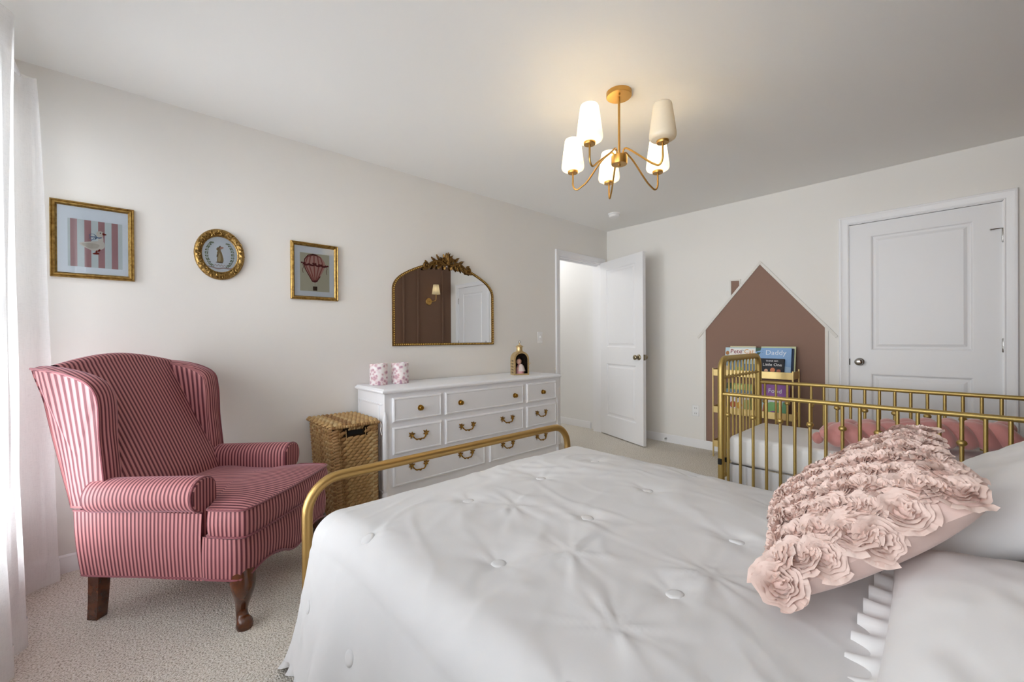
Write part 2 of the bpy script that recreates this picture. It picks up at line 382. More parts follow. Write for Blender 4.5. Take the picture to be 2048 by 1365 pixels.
t2 = struct('trim_2', m, 'trim_white', 'white moulded casing round the closed closet door', smooth=25)
obj('strike_plate', MB().box(XB-.0005, XB+.003, CY1-.006, CY1+.001, .905, .955, .0006), 'dark_metal', t2)
def panel_face(m, W, Hh, rects, T, s):
    """moulded face of a two-panel door in the x-z plane at y = s*T/2 (s = -1 front)"""
    y0 = s*T/2
    xs = sorted({0, W, *[r[0] for r in rects], *[r[1] for r in rects]}); zs = sorted({0, Hh, *[r[2] for r in rects], *[r[3] for r in rects]})
    for i in range(len(xs)-1):
        for j in range(len(zs)-1):
            cx, cz = (xs[i]+xs[i+1])/2, (zs[j]+zs[j+1])/2
            if any(r[0] < cx < r[1] and r[2] < cz < r[3] for r in rects): continue
            m.poly([(xs[i], y0, zs[j]), (xs[i+1], y0, zs[j]), (xs[i+1], y0, zs[j+1]), (xs[i], y0, zs[j+1])])
    for x0, x1, z0, z1 in rects:
        rings = [(0, 0), (.006, .0015), (.013, .0085), (.020, .010), (.030, .0095), (.048, .003), (.052, .003)]
        loops = [[(x0+i, y0-s*d, z0+i), (x1-i, y0-s*d, z0+i), (x1-i, y0-s*d, z1-i), (x0+i, y0-s*d, z1-i)] for i, d in rings]
        for a, b in zip(loops, loops[1:]):
            for k in range(4): m.poly([a[k], a[(k+1) % 4], b[(k+1) % 4], b[k]])
        m.poly(loops[-1])
def door_slab(W, Hh, T, stile):
    m = MB(); R = [(stile, W-stile, .215, .832), (stile, W-stile, 1.017, 1.925)]
    for s in (-1, 1): panel_face(m, W, Hh, R, T, s)
    y0, y1 = -T/2, T/2
    for q in (((0, y0, 0), (0, y1, 0), (0, y1, Hh), (0, y0, Hh)), ((W, y0, 0), (W, y1, 0), (W, y1, Hh), (W, y0, Hh)), ((0, y0, 0), (W, y0, 0), (W, y1, 0), (0, y1, 0)), ((0, y0, Hh), (W, y0, Hh), (W, y1, Hh), (0, y1, Hh))): m.poly(q)
    bm = bmesh.new(); me = bpy.data.meshes.new('door'); me.from_pydata(m.v, [], m.f); bm.from_mesh(me); bmesh.ops.remove_doubles(bm, verts=bm.verts, dist=1e-5); bm.verts.index_update()
    o = MB().add([v.co.copy() for v in bm.verts], [[v.index for v in f.verts] for f in bm.faces]); bm.free(); return o
RX = Matrix.Rotation(radians(90), 4, 'X').to_3x3()
def knob(name, W, s, z, x, parent, mt, T):
    X = Matrix.Rotation(radians(90 if s < 0 else -90), 4, 'X').to_3x3()
    prof = [(.0, 0), (.031, 0), (.031, .004), (.026, .009), (.013, .013), (.011, .030), (.016, .036), (.025, .044), (.0275, .053), (.024, .061), (.012, .0655), (.0, .066)]
    return obj('door_knob', MB().lathe(prof, 22, (x, s*T/2, z), X=X, cap=False), mt, parent, smooth=50)
def hinge(parent, x, y, z, mt):
    m = MB().lathe([(0, -.048), (.004, -.047), (.0055, -.044), (.0055, .044), (.004, .047), (.0, .048)], 10, (x, y, z), cap=False)
    for k in (-.018, 0, .018): m.lathe([(.0062, -.0012), (.0062, .0012)], 10, (x, y, z+k))
    return obj('hinge', m, mt, parent)
# entry door standing open into the room
T = .035; HP = Vector((DX1-.014, YA-.012, .012)); FE = Vector((3.928, 2.262, .012))
ang = atan2(FE.y-HP.y, FE.x-HP.x); WD = .762
d1 = obj('door_1', door_slab(WD, 2.02, T, .118), 'door_white', smooth=None); props(d1, 'white two-panel entry door standing open beside the doorway', kind='structure')
d1.location = HP+Vector((-sin(ang)*T/2*-1*0, 0, 0)); d1.rotation_euler = (0, 0, ang)
for s in (-1, 1): knob('k', WD, s, .92, WD-.065, d1, 'antique_brass', T)
obj('latch_plate', MB().box(WD-.0004, WD+.0012, -.0125, .0125, .89, .95, .0004).box(WD, WD+.009, -.006, .006, .912, .928, .002), 'antique_brass', d1)
for hz in (.25, 1.02, 1.80): hinge(d1, -.004, T/2, hz, 'nickel')
# closed closet door (its own x axis runs along -y from the knob side to the hinges)
WD2 = .807
d2 = obj('door_2', door_slab(WD2, 2.027, T, .130), 'door_white', smooth=None); props(d2, 'white two-panel closet door, closed, behind the gold crib', kind='structure')
d2.location = (XB+.004+T/2, CY1-.004, .008); d2.rotation_euler = (0, 0, -pi/2)
knob('k', WD2, -1, .924, .062, d2, 'nickel', T)
for hz in (.25, 1.06, 1.80): hinge(d2, WD2+.002, -T/2-.005, hz, 'nickel')
obj('hinge_stop', MB().tube([(WD2-.002, -T/2-.006, 1.848), (WD2-.02, -T/2-.022, 1.846), (WD2-.05, -T/2-.034, 1.842)], .0035, 8).ball((WD2-.052, -T/2-.034, 1.842), .006, 8, 6).tube([(WD2, -T/2-.006, 1.848), (WD2+.03, -T/2-.012, 1.851)], .0025, 6), 'nickel', d2)
# windows with white sash, panes and sill
for k_, W_ in enumerate(WINS):
    y0, y1, z0, z1 = W_['y0'], W_['y1'], W_['z0'], W_['z1']; ym = (y0+y1)/2; zm = (z0+z1)/2; xw = XC-.07
    m = MB()
    for a, b in ((y0, ym), (ym, y1)):
        m.box(xw-.02, xw+.02, a, a+.04, z0, z1).box(xw-.02, xw+.02, b-.04, b, z0, z1).box(xw-.02, xw+.02, a, b, z0, z0+.04).box(xw-.02, xw+.02, a, b, z1-.04, z1).box(xw-.02, xw+.02, a, b, zm-.02, zm+.02)
    wn = struct('window_%d' % (k_+1), m, 'trim_white', ('white double window behind the sheer curtains by the armchair', 'white double window behind the sheer curtain beside the bed head')[k_], smooth=None)
    for a, b in ((y0, ym), (ym, y1)):
        for c, d in ((z0+.04, zm-.02), (zm+.02, z1-.04)): obj('pane', MB().box(xw-.002, xw+.002, a+.04, b-.04, c, d), 'clear_glass', wn, smooth=None)
    obj('sill', MB().box(XC-TH, XC+.03, y0-.06, y1+.06, z0-.022, z0, .004), 'trim_white', wn)
    m = MB(); casing(m, [((XC, y0, z0-.02), (0, -1, 0)), ((XC, y0, z1), (0, -1, 1)), ((XC, y1, z1), (0, 1, 1)), ((XC, y1, z0-.02), (0, 1, 0))], (1, 0, 0), None, CP)
    obj('window_casing', m, 'trim_white', wn, smooth=25)
# added hallway lamp, never in view, put in to brighten the hallway
hl = thing('hall_fill_lamp', 'added round flush lamp, out of view, brightening the hallway', 'lamp', (3.6, 3.9, H-.002), world=True)
obj('base', MB().lathe([(0, H), (.15, H), (.15, H-.02), (0, H-.02)], 28, (3.6, 3.9, 0), cap=False), 'nickel', hl)
obj('diffuser', MB().lathe([(.14, H-.02), (.13, H-.05), (.09, H-.075), (.0, H-.085)], 28, (3.6, 3.9, 0), cap=False), 'opal_glass', hl)
l = bpy.data.lights.new('hall_fill_light', 'POINT'); l.energy = 7.5; l.color = (1, .99, .98); l.shadow_soft_size = .08
lo = bpy.data.objects.new('hall_fill_light', l); lo.location = (3.6, 3.9, H-.16); COL.objects.link(lo)

# ================================================================== striped wing chair
# chair axes: a = across (0 on the window side), f = forward, z = up; the empty stands at the rear foot on the window side
chair = thing('wing_chair', 'pink and maroon striped wingback armchair in the corner by the curtains', 'armchair', (-.107, 2.368, 0), radians(-138.02))
CWD = .585
def cp(a, f, z): return Vector((-a, f, z))
SF = 'striped_fabric'
def arc_s(P):
    s = [0]
    for q, r in zip(P, P[1:]): s.append(s[-1]+(r-q).length)
    return s
# seat frame: perimeter wall with a shaped front rail
per = [(.0, -.055), (.0, .25), (.0, .46), (-.012, .50), (-.014, .60), (-.004, .632), (.03, .648), (.12, .655), (.29, .662)]
per = per+[(CWD-a, f) for a, f in per[::-1][1:]]
per = [Vector((a, f, 0)) for a, f in per]
dens = []
for q, r in zip(per, per[1:]):
    k = max(1, int((r-q).length/.02))
    dens += [q.lerp(r, i/k) for i in range(k)]
dens.append(per[-1]); ss = arc_s(dens)
def zb(q):
    if q.y < .63: return .187+.02*max(0, q.y)/.65
    t = min(q.x, CWD-q.x)/(CWD/2); return .206+.028*max(0, sin(pi*min(1, t*1.15)))**1.2-.018*exp(-((t-.98)/.2)**2)
m = MB()
vs = []; us = []; lev = 6
for q, s in zip(dens, ss):
    b = zb(q)
    for j in range(lev+1):
        t = j/lev; bul = .008*sin(pi*t); n_ = Vector((q.x-CWD/2, q.y-.3)).normalized()
        vs.append(cp(q.x+n_.x*bul, q.y+n_.y*bul, lerp(b, .362, t))); us.append((s, t))
n = lev+1
m.add(vs, [(i*n+j, (i+1)*n+j, (i+1)*n+j+1, i*n+j+1) for i in range(len(dens)-1) for j in range(lev)], 0, us)
k = len(m.v); m.add([cp(q.x, q.y, .362) for q in dens], [list(range(len(dens)))], 0, [(q.x, q.y) for q in dens])
m.add([cp(q.x, q.y, zb(q)+.004) for q in dens], [list(range(len(dens)))], 0, [(q.x, q.y) for q in dens])
obj('seat_frame', m, SF, chair, smooth=50, recalc=False)
obj('piping', MB().tube([cp(q.x+(q.x-CWD/2)*.012, q.y+.004*(q.y > .6), zb(q)) for q in dens], .0042, 6), 'piping_maroon', chair)
# T cushion
T0 = [(.055, .06), (.055, .30), (.055, .44), (.045, .475), (.004, .49), (-.010, .51), (-.012, .58), (-.006, .635), (.02, .655), (.10, .664), (CWD/2, .672)]
T0 = T0+[(CWD-a, f) for a, f in T0[::-1][1:]]
tc = catmull([Vector((a, f, 0)) for a, f in T0], 5, True); tcs = arc_s(tc+[tc[0]])
cz0, cz1, cen = .362, .468, Vector((CWD/2, .39, 0))
def zc(q): return .018*max(0, (q.y-.2))/.45
m = MB(); vs = []; us = []; prof = [(-.006, 0), (0, .08), (.006, .3), (.008, .5), (.006, .7), (0, .92), (-.006, 1.0)]
N = len(tc)
for i in range(N+1):
    q = tc[i % N]; n_ = (q-cen).normalized()
    for d, t in prof: vs.append(cp(q.x+n_.x*d, q.y+n_.y*d, lerp(cz0, cz1+zc(q)*.4, t))); us.append((tcs[i], t))
k = len(prof); m.add(vs, [(i*k+j, (i+1)*k+j, (i+1)*k+j+1, i*k+j+1) for i in range(N) for j in range(k-1)], 0, us)
rings = [1.0, .93, .82, .66, .45, .22, .03]; vs = []; us = []
for r in rings:
    for q in tc:
        e = q.lerp(cen, 1-r); n_ = (q-cen).normalized()*(-.006 if r == 1 else -.006*r); e = Vector((e.x+n_.x, e.y+n_.y, 0))
        h = .034*(1-r**2.2); vs.append(cp(e.x, e.y, cz1+zc(q)*.4*r+h)); us.append((e.x, e.y))
m.add(vs, [(a*N+i, a*N+(i+1) % N, (a+1)*N+(i+1) % N, (a+1)*N+i) for a in range(len(rings)-1) for i in range(N)]+[[(len(rings)-1)*N+i for i in range(N)]], 0, us)
m.add([cp(q.x, q.y, cz0) for q in tc], [list(range(N))])
cu = obj('seat_cushion', m, SF, chair, smooth=50, recalc=False)
for zz in (cz0+.006, cz1-.002):
    obj('piping', MB().tube([cp(q.x+(q-cen).normalized().x*.002, q.y+(q-cen).normalized().y*.002, zz+(zc(q)*.4 if zz > .4 else 0)) for q in tc], .0045, 6, closed=True), 'piping_maroon', cu)
# inner back, rolled top and outer back
def back_pt(u, v):
    a = lerp(.035, CWD-.035, u); x = (u-.5)*2
    zt = 1.028+.045*cos(pi/2*min(1, abs(x)*.95))
    cr = .030*(1-abs(x)**2.5)
    if v < .62:
        t = v/.62; z = lerp(.40, zt-.03, t); f = .135-.335*(z-.40)/.63+cr*(1-.6*t)*min(1, t*5)+.012*sin(pi*t)
    elif v < .74:
        t = (v-.62)/.12; A = lerp(-.15, pi, t); z = zt-.03+.03*sin(A)*1.0; f0 = .135-.335*(zt-.43)/.63; f = f0-.035+.035*cos(A)+cr*.4*(1-t)
    else:
        t = (v-.74)/.26; z = lerp(zt-.03, .19, t); f = lerp(.135-.335*(zt-.43)/.63-.07, -.055, t**.8)
    return (cp(a, f, z), (a*1.0+.003, v))
m = MB().grid(28, 60, back_pt)
obj('backrest', m, SF, chair, smooth=60)
# wings
WF = [(.062, .455), (.060, .50), (.054, .575), (.044, .66), (.036, .74), (.034, .81), (.030, .875), (.016, .93), (-.012, .962), (-.06, .985), (-.12, 1.002), (-.19, 1.014), (-.246, 1.019)]
WB = [(-.242, .99), (-.215, .88), (-.18, .74), (-.14, .60), (-.112, .51), (-.097, .455)]
wo = catmull([Vector((f, z, 0)) for f, z in WF], 4)+catmull([Vector((f, z, 0)) for f, z in WB], 3)
wc = Vector((-.06, .66, 0)); NW = len(wo)
def wing(side):
    A = (lambda a: a) if side == 0 else (lambda a: CWD-a)
    m = MB(); lay = [(-.004, .965), (-.008, .99), (-.004, 1.0), (.006, 1.012), (.022, 1.03), (.042, 1.03), (.060, 1.008), (.070, .97), (.072, .90)]
    vs = []; us = []
    for a, sc in lay:
        for q in wo:
            e = wc+(q-wc)*1.0; dlt = (q-wc).normalized()*((sc-1)*.30); e = e+dlt; top = max(0, (q.y-.9)/.12)
            vs.append(cp(A(a-.018*top*(1 if a < .03 else .4)), e.x, e.y)); us.append((a*1.35+.25*top*q.x, e.y) if a < .065 else (e.x+.2*(e.y-.4)*(1-max(0, e.x+.2)/.3), e.y))
    m.add(vs, [(i*NW+j, i*NW+(j+1) % NW, (i+1)*NW+(j+1) % NW, (i+1)*NW+j) for i in range(len(lay)-1) for j in range(NW)], 0, us)
    for a, sc in ((lay[0]), (lay[-1])):        # outer and inner panels: stripes run with the rake of the back
        rr = [1, .7, .35, .02]; vs = []; us = []
        for r in rr:
            for q in wo:
                e = q+(q-wc).normalized()*((sc-1)*.30); e = wc+(e-wc)*r; top = max(0, (q.y-.9)/.12)*r
                vs.append(cp(A(a+(-.010 if a < 0 else .006)*(1-r*r)-(.018 if a < .03 else .007)*top), e.x, e.y)); us.append((e.x+.2*(e.y-.4)*(1-max(0, e.x+.2)/.3), e.y))
        m.add(vs, [(i*NW+j, i*NW+(j+1) % NW, (i+1)*NW+(j+1) % NW, (i+1)*NW+j) for i in range(3) for j in range(NW)]+[[3*NW+j for j in range(NW)]], 0, us)
    w_ = obj('wing', m, SF, chair, smooth=60)
    pth = [cp(A(-.009-.018*max(0, (q.y-.9)/.12)), *(q+(q-wc).normalized()*.0)[:2]) for q in wo[:len(WF)*4-3]]
    obj('piping', MB().tube(pth, .0045, 6), 'piping_maroon', w_)
wing(0); wing(1)
# arms: scroll roll on a post, with a flat facing at the front
def arm(side):
    A = (lambda a: a) if side == 0 else (lambda a: CWD-a)
    sec = catmull([Vector(q+(0,)) for q in [(.070, .36), (.071, .44), (.072, .52), (.066, .560), (.040, .586), (.005, .590), (-.030, .574), (-.048, .540), (-.046, .500), (-.030, .474), (-.012, .462), (.0, .452), (.0, .40), (.0, .36)]], 4)
    fs_ = [.0, .05, .12, .2, .28, .36, .42, .448, .456]; m = MB(); vs = []; us = []; n = len(sec); sl = arc_s(sec)
    for i, f in enumerate(fs_):
        sc = 1 if i < len(fs_)-1 else .985
        for q, s in zip(sec, sl):
            z = q.y+(-.018*(1-min(1, f/.4)) if q.y > .46 else 0)
            vs.append(cp(A(.02+(q.x-.02)*sc), f, .5+(z-.5)*sc)); us.append((f, s))
    m.add(vs, [(i*n+j, i*n+(j+1), (i+1)*n+j+1, (i+1)*n+j) for i in range(len(fs_)-1) for j in range(n-1)], 0, us)
    ar = obj('arm', m, SF, chair, smooth=60)
    m = MB(); vs = [cp(A(q.x), .4565, q.y) for q in sec]+[cp(A(.02+(q.x-.02)*.9), .470, .5+(q.y-.5)*(.93 if q.y > .45 else 1.0)) for q in sec]
    us = [(q.x, q.y) for q in sec]*2
    m.add(vs, [(j, (j+1) % n, n+(j+1) % n, n+j) for j in range(n)]+[[n+j for j in range(n)]], 0, us)
    obj('arm_facing', m, SF, ar, smooth=50)
    obj('piping', MB().tube([cp(A(.02+(q.x-.02)*.98), .462, .5+(q.y-.5)*.985) for q in sec], .004, 6), 'piping_maroon', ar)
    m = MB().grid(26, 6, lambda u, v: (cp(A(-.004-.006*sin(pi*v)), lerp(-.088+.05*(1-v)*.6, .470, u), lerp(.19, .452, v)), (lerp(-.08, .47, u), v)))
    obj('side_panel', m, SF, chair, smooth=50)
    obj('piping', MB().tube([cp(A(-.006), lerp(-.086, .055, i/6), .448) for i in range(7)], .004, 6), 'piping_maroon', chair)
arm(0); arm(1)
# legs
def cab(a, sgn):
    path = [(a+.0*sgn, .600, .235), (a-.006*sgn, .612, .20), (a-.014*sgn, .622, .165), (a-.010*sgn, .618, .13), (a+.000*sgn, .606, .09), (a+.004*sgn, .600, .06), (a-.002*sgn, .608, .035), (a-.010*sgn, .622, .018), (a-.010*sgn, .624, .0)]
    path = catmull([cp(*q) for q in path], 4); rk = [.048, .046, .042, .033, .025, .021, .022, .030, .028]
    R = [v.x for v in catmull([Vector((r, 0, 0)) for r in rk], 4)]
    m = MB().tube(path, R, 16)
    m.ball(cp(a-.012*sgn+.045*sgn, .60, .193), (.03, .02, .022), 10, 8).ball(cp(a-.01*sgn, .57, .193), (.02, .03, .022), 10, 8)
    return obj('leg', m, 'leg_wood', chair, smooth=60)
cab(.035, 1); cab(CWD-.035, -1)
for a in (.028, CWD-.028):
    m = MB()
    q = [(a, -.012, .20, .024), (a, -.014, .14, .023), (a, -.018, .07, .022), (a, -.024, .0, .021)]
    vs = [cp(x+dx*h, y+dy*h, z) for x, y, z, h in q for dx, dy in ((-1, -1), (1, -1), (1, 1), (-1, 1))]
    m.add(vs, [(i*4+j, i*4+(j+1) % 4, i*4+4+(j+1) % 4, i*4+4+j) for i in range(3) for j in range(4)]+[(0, 1, 2, 3), (12, 13, 14, 15)])
    obj('leg', m, 'leg_wood', chair, smooth=30)

# ================================================================== the bed
bed = thing('bed', 'brushed gold metal bed with a curved tube footboard', 'bed', (1.262, .70, 0), world=True)
BX0, BX1, FY, RZ = .496, 2.026, 1.70, .587
def arch(x0, x1, y, z, r, k=8):
    P = [(x0, y, .0), (x0, y, .2), (x0, y, z-r)]
    P += [(x0+r-r*cos(pi/2*i/k), y, z-r+r*sin(pi/2*i/k)) for i in range(1, k+1)]
    P += [(x1-r+r*sin(pi/2*i/k), y, z-r+r*cos(pi/2*i/k)) for i in range(0, k+1)]
    return P+[(x1, y, .2), (x1, y, .0)]
obj('footboard_rail', MB().tube(arch(BX0, BX1, FY, RZ, .125), .0195, 16), 'gold_tube', bed)
obj('crossbar', MB().tube([(BX0, FY, .25), (BX1, FY, .25)], .012, 10), 'gold_tube', bed)
hy = -.345
obj('headboard_rail', MB().tube(arch(BX0, BX1, hy, .98, .16), .0195, 14), 'gold_tube', bed)
for px_ in (.75, 1.0, 1.26, 1.52, 1.77): obj('headboard_spindle', MB().tube([(px_, hy, .25), (px_, hy, .97)], .008, 8), 'gold_tube', bed)
for x in (BX0+.06, BX1-.09): obj('side_rail', MB().box(x-.012, x+.012, hy, FY, .18, .232, .003), 'gold_tube', bed)
for y in (.1, .65, 1.2): obj('slat', MB().box(BX0+.06, BX1-.09, y-.04, y+.04, .216, .234), 'gold_tube', bed)
mt_ = obj('bed_mattress', MB().box(.53, 1.975, -.31, 1.60, .242, .50, .05, seg=3), 'mattress_white', loc=(1.26, .645, .242))
props(mt_, 'white mattress lying under the button comforter', 'mattress')

# comforter: cloth laid over the bed and hanging down at the left, right and foot
CX0, CX1, CYF, CR, ZT = .462, 1.985, 1.615, .10, .555
HANG_L, HANG_R, HANG_F = .47, .40, .40
BUT = [(x0+.375*i, y) for y, x0 in ((1.205, .515), (.825, .705), (.445, .525), (.065, .705)) for i in range(4)]
STAR = [(.965, 1.045), (.865, .715), (1.03, .42), (.705, .47)]
cx0, cx1, cyf = CX0+CR, CX1-CR, CYF-CR
def cloth(s, t):
    """s: distance across (0 at cx0), t: distance along (up to cyf)"""
    qx = min(max(s, cx0), cx1); qy = min(t, cyf); dx, dy = s-qx, t-qy; L = sqrt(dx*dx+dy*dy)
    z = ZT; x, y = qx, qy
    # relief of the filling, pinched in at the buttons
    rel = 0; amp = 1 if L < CR*1.2 else max(0, 1-(L-CR*1.2)/.15)
    for bx_, by_ in BUT:
        ddx, ddy = s-bx_, t-by_; d2 = ddx*ddx+ddy*ddy
        if d2 < .05:
            d = sqrt(d2); th = atan2(ddy, ddx)
            rel -= .011*exp(-d2/.0022)
            rel += .0075*nz(2.1*cos(th)+bx_*31, 2.1*sin(th)+by_*17, 1.0)*exp(-d/.075)*min(1, d/.03)
    for k, (bx_, by_) in enumerate(STAR):
        ddx, ddy = s-bx_, t-by_; d2 = ddx*ddx+ddy*ddy
        if d2 < .09:
            d = sqrt(d2); th = atan2(ddy, ddx)
            rel += (.022*max(0, nz(1.9*cos(th)+k*9.1, 1.9*sin(th), 3.0)-.05)+.007*nz(4.5*cos(th)+k*5, 4.5*sin(th), 6.0))*exp(-d/.12)*min(1, d/.03)
    w1 = nz(s*3.1, t*3.1, 2.0); w2 = nz(s*8+3*w1, t*8, 5.0); w3 = 1-abs(nz(s*3.4+t*1.7+.5*w1, t*6.5-s*3.0, 9.0))*2.2; w4 = 1-abs(nz(s*5.5-t*2.2, t*2.0+s*2.4, 15.0))*2.4
    rel += .009*w1+.0035*w2+.009*max(0, w3-.55)*max(0, .5+w2)+.007*max(0, w4-.6)*max(0, .4+1.5*w1)
    sag = -.05*max(0, (t-1.15)/.45)**1.6-.045*max(0, (s-1.45)/.45)**2
    if L < 1e-6: return Vector((x, y, z+rel+sag)), L
    ux, uy = dx/L, dy/L; q = CR*pi/2
    if L < q:
        A = L/CR; o = CR*sin(A); dz = CR*(1-cos(A))
    else:
        h = L-q; fl = .27 if ux < -.3 else .12
        if uy > .5: fl = .10
        along = t if abs(ux) > abs(uy) else s
        ang_ = atan2(uy, ux); ph = along*13+ang_*5.5
        fold = (.022*sin(ph+1.2*nz(along*2, 3.3))+.010*sin(ph*2.3+1))*min(1, h/.30)
        o = CR+fl*h+fold; dz = CR+h*sqrt(1-fl*fl)
    k = min(1, L/q)
    return Vector((x+ux*(o+rel*k*.8), y+uy*o, z+rel*(1-k*.9)+sag-dz)), L
S0, S1, T0_, T1_ = cx0-(CR*pi/2+HANG_L-CR), cx1+(CR*pi/2+HANG_R-CR), -.31, cyf+(CR*pi/2+HANG_F-CR)
LMAX = CR*pi/2+HANG_L-CR
NS, NT_ = 250, 215; m = MB(); vs = []
for i in range(NS+1):
    s = lerp(S0, S1, i/NS)
    for j in range(NT_+1):
        t = lerp(T0_, T1_, j/NT_)
        ex, ey = (cx0-s if s < cx0 else max(0, s-cx1)), max(0, t-cyf)
        if ex > 0 and ey > 0:                       # round the hanging corner
            mL = sqrt(ex*ex+ey*ey); lim = LMAX if s < cx0 else CR*pi/2+HANG_R-CR
            if mL > lim:
                s_ = (cx0-ex*lim/mL) if s < cx0 else (cx1+ex*lim/mL); t_ = cyf+ey*lim/mL
            else: s_, t_ = s, t
        else: s_, t_ = s, t
        p_, _ = cloth(s_, t_); vs.append(p_)
m.add(vs, [(i*(NT_+1)+j, (i+1)*(NT_+1)+j, (i+1)*(NT_+1)+j+1, i*(NT_+1)+j+1) for i in range(NS) for j in range(NT_)])
comf = thing('comforter', 'white button-tufted comforter spread over the bed', 'comforter', (1.26, .65, .5), world=True)
obj('cover', m, 'bed_white', comf, smooth=180)
def cnorm(s, t):
    e = .004; a = cloth(s+e, t)[0]-cloth(s-e, t)[0]; b = cloth(s, t+e)[0]-cloth(s, t-e)[0]; return a.cross(b).normalized()
def button(s, t):
    c = cloth(s, t)[0]; n_ = cnorm(s, t)
    if n_.z < 0 and abs(n_.z) > .5: n_ = -n_
    X = n_.to_track_quat('Z', 'Y').to_matrix()
    obj('button', MB().lathe([(0, -.006), (.020, -.004), (.021, .0), (.0195, .003), (.012, .0045), (0, .005)], 18, c, X=X, cap=False), 'bed_white', comf, smooth=60)
for b in BUT: button(*b)
for s, t in ((cx0-.33, 1.10), (cx0-.25, .705), (cx0-.33, .31), (cx0-.33, 1.44)): button(s, t)
# gathered ruffle sewn along the hem
def ruffle(name, pts, outs, w_, parent, mt, amp=.015, freq=58, drop=(0, 0, -1)):
    m = MB(); sl = arc_s([Vector(q) for q in pts]); vs = []; rows = 5
    for q, o, s in zip(pts, outs, sl):
        for j in range(rows+1):
            t = j/rows; wv = amp*t*(sin(s*freq+.8*sin(s*17))+.15*sin(s*freq*1.9+2))
            vs.append(Vector(q)+Vector(drop)*w_*t+Vector(o)*(wv+.25*w_*t))
    m.add(vs, [(i*(rows+1)+j, (i+1)*(rows+1)+j, (i+1)*(rows+1)+j+1, i*(rows+1)+j+1) for i in range(len(pts)-1) for j in range(rows)])
    return obj(name, m, mt, parent, smooth=180)
hem, out_ = [], []
for i in range(300):
    t = lerp(-.31, cyf, i/299); hem.append(cloth(S0, t)[0]); out_.append((-1, 0, 0))
for i in range(60):
    a = lerp(pi, pi/2, i/59); hem.append(cloth(cx0+LMAX*cos(a), cyf+LMAX*sin(a))[0]); out_.append((cos(a), sin(a), 0))
lowest = min(p.z for p in hem)
ruffle('hem_ruffle', hem, out_, max(.02, min(.075, lowest-.012)), comf, 'bed_white')

# ------------------------------------------------------------------ pillows
def pillow_mb(hw, hh, th, seed, n=44, low=1.0, power=.42):
    m = MB(); top = []; 
    def hgt(u, v):
        e = max(0, (1-abs(u)**2.6))*max(0, (1-abs(v)**2.6)); return th*e**power
    for s in (1, -1):
        def f(u, v, s=s):
            U, V = u*2-1, v*2-1
            k = 1-.075*(abs(U)**2)*(1-abs(V)**2)*0; px_ = U*hw*(1-.06*(1-V*V)*0-.05*(1-abs(U))*0); py_ = V*hh
            pin = .055*(V*V)*(1-U*U)*0
            # corners stay pointed, the sides draw in
            px_ *= 1-.07*(1-V*V)*abs(U); py_ *= 1-.07*(1-U*U)*abs(V)
            h = hgt(U, V); wr = .10*h*nz(U*2.3+seed, V*2.3, s)+.05*h*nz(U*6+seed, V*5, 3*s)
            return Vector((px_, py_, s*(h+wr)*(1 if s > 0 else low)))
        m.grid(n, n, f)
    bm = bmesh.new(); me = bpy.data.meshes.new('t'); me.from_pydata(m.v, [], m.f); bm.from_mesh(me); bmesh.ops.remove_doubles(bm, verts=bm.verts, dist=1e-4); bm.verts.index_update()
    o = MB().add([v.co.copy() for v in bm.verts], [[v.index for v in f.verts] for f in bm.faces]); bm.free(); return o
def place(o, loc, eul): o.location = loc; o.rotation_euler = eul
pw = thing('pillow', 'plump white pillow with a ruffled edge at the window side of the bed', 'pillow', (.97, -.10, .645), group=None)
obj('case', pillow_mb(.41, .215, .098, 3.1, low=.4), 'sheet_white', pw, smooth=180)
pr_, po_ = [], []
for i in range(360):
    a = 2*pi*i/360; c, s = cos(a), sin(a); k = 1/max(abs(c), abs(s)); kk = min(k, 1.28)
    pr_.append((c*kk*.372, s*kk*.196, -.004)); po_.append((c, s, 0))
m = MB(); vs = []; sl = arc_s([Vector(q) for q in pr_])
for i in range(361):
    q, o_, s = Vector(pr_[i % 360]), Vector(po_[i % 360]), (sl[i] if i < 360 else 0)
    for j in range(6):
        t = j/5; vs.append(q+o_*(.056*t*(1 if o_.y > -.3 else .25))+Vector((0, 0, 1))*(.012*t*sin(i*.85+1.5*sin(i*.11))-.012*t))
m.add(vs, [(i*6+j, (i+1)*6+j, (i+1)*6+j+1, i*6+j+1) for i in range(360) for j in range(5)])
obj('ruffle', m, 'sheet_white', pw, smooth=180)
place(pw, (.955, -.100, .597), (radians(-7), radians(-5), radians(1)))
pw2 = thing('pillow', 'plump white pillow behind the rose cushion, nearer the crib', 'pillow', (1.74, -.10, .69))
obj('case', pillow_mb(.36, .24, .105, 8.2, low=.7), 'sheet_white', pw2, smooth=180)
place(pw2, (1.74, -.115, .705), (radians(-33), radians(-3), radians(-3)))

# rose cushion: leans on the pillows; its lower edge rests on the comforter
PL, PR, PT, PQ = Vector((.95, .275, .590)), Vector((1.20, -.03, .805)), Vector((1.625, .07, .875)), Vector((1.39, .375, .650))
pc = thing('rose_cushion', 'blush pink cushion covered in ruffled fabric roses leaning on the pillows', 'cushion', (1.29, .17, .60), world=True)
pn = (PQ-PL).cross(PR-PL).normalized()
if pn.z < 0: pn = -pn
def cush(u, v, s):
    b = PL.lerp(PQ, u).lerp(PR.lerp(PT, u), v); U, V = u*2-1, v*2-1
    c = (PL+PR+PT+PQ)/4; b = c+(b-c)*(1-.05*((1-U*U)*abs(V)+(1-V*V)*abs(U)))
    e = max(0, 1-abs(U)**2.5)*max(0, 1-abs(V)**2.5)
    return b+pn*s*(.075 if s > 0 else .085)*e**.45
m = MB()
for s in (1, -1): m.grid(36, 36, lambda u, v, s=s: cush(u, v, s))
obj('case', m, 'cushion_pink', pc, smooth=180)
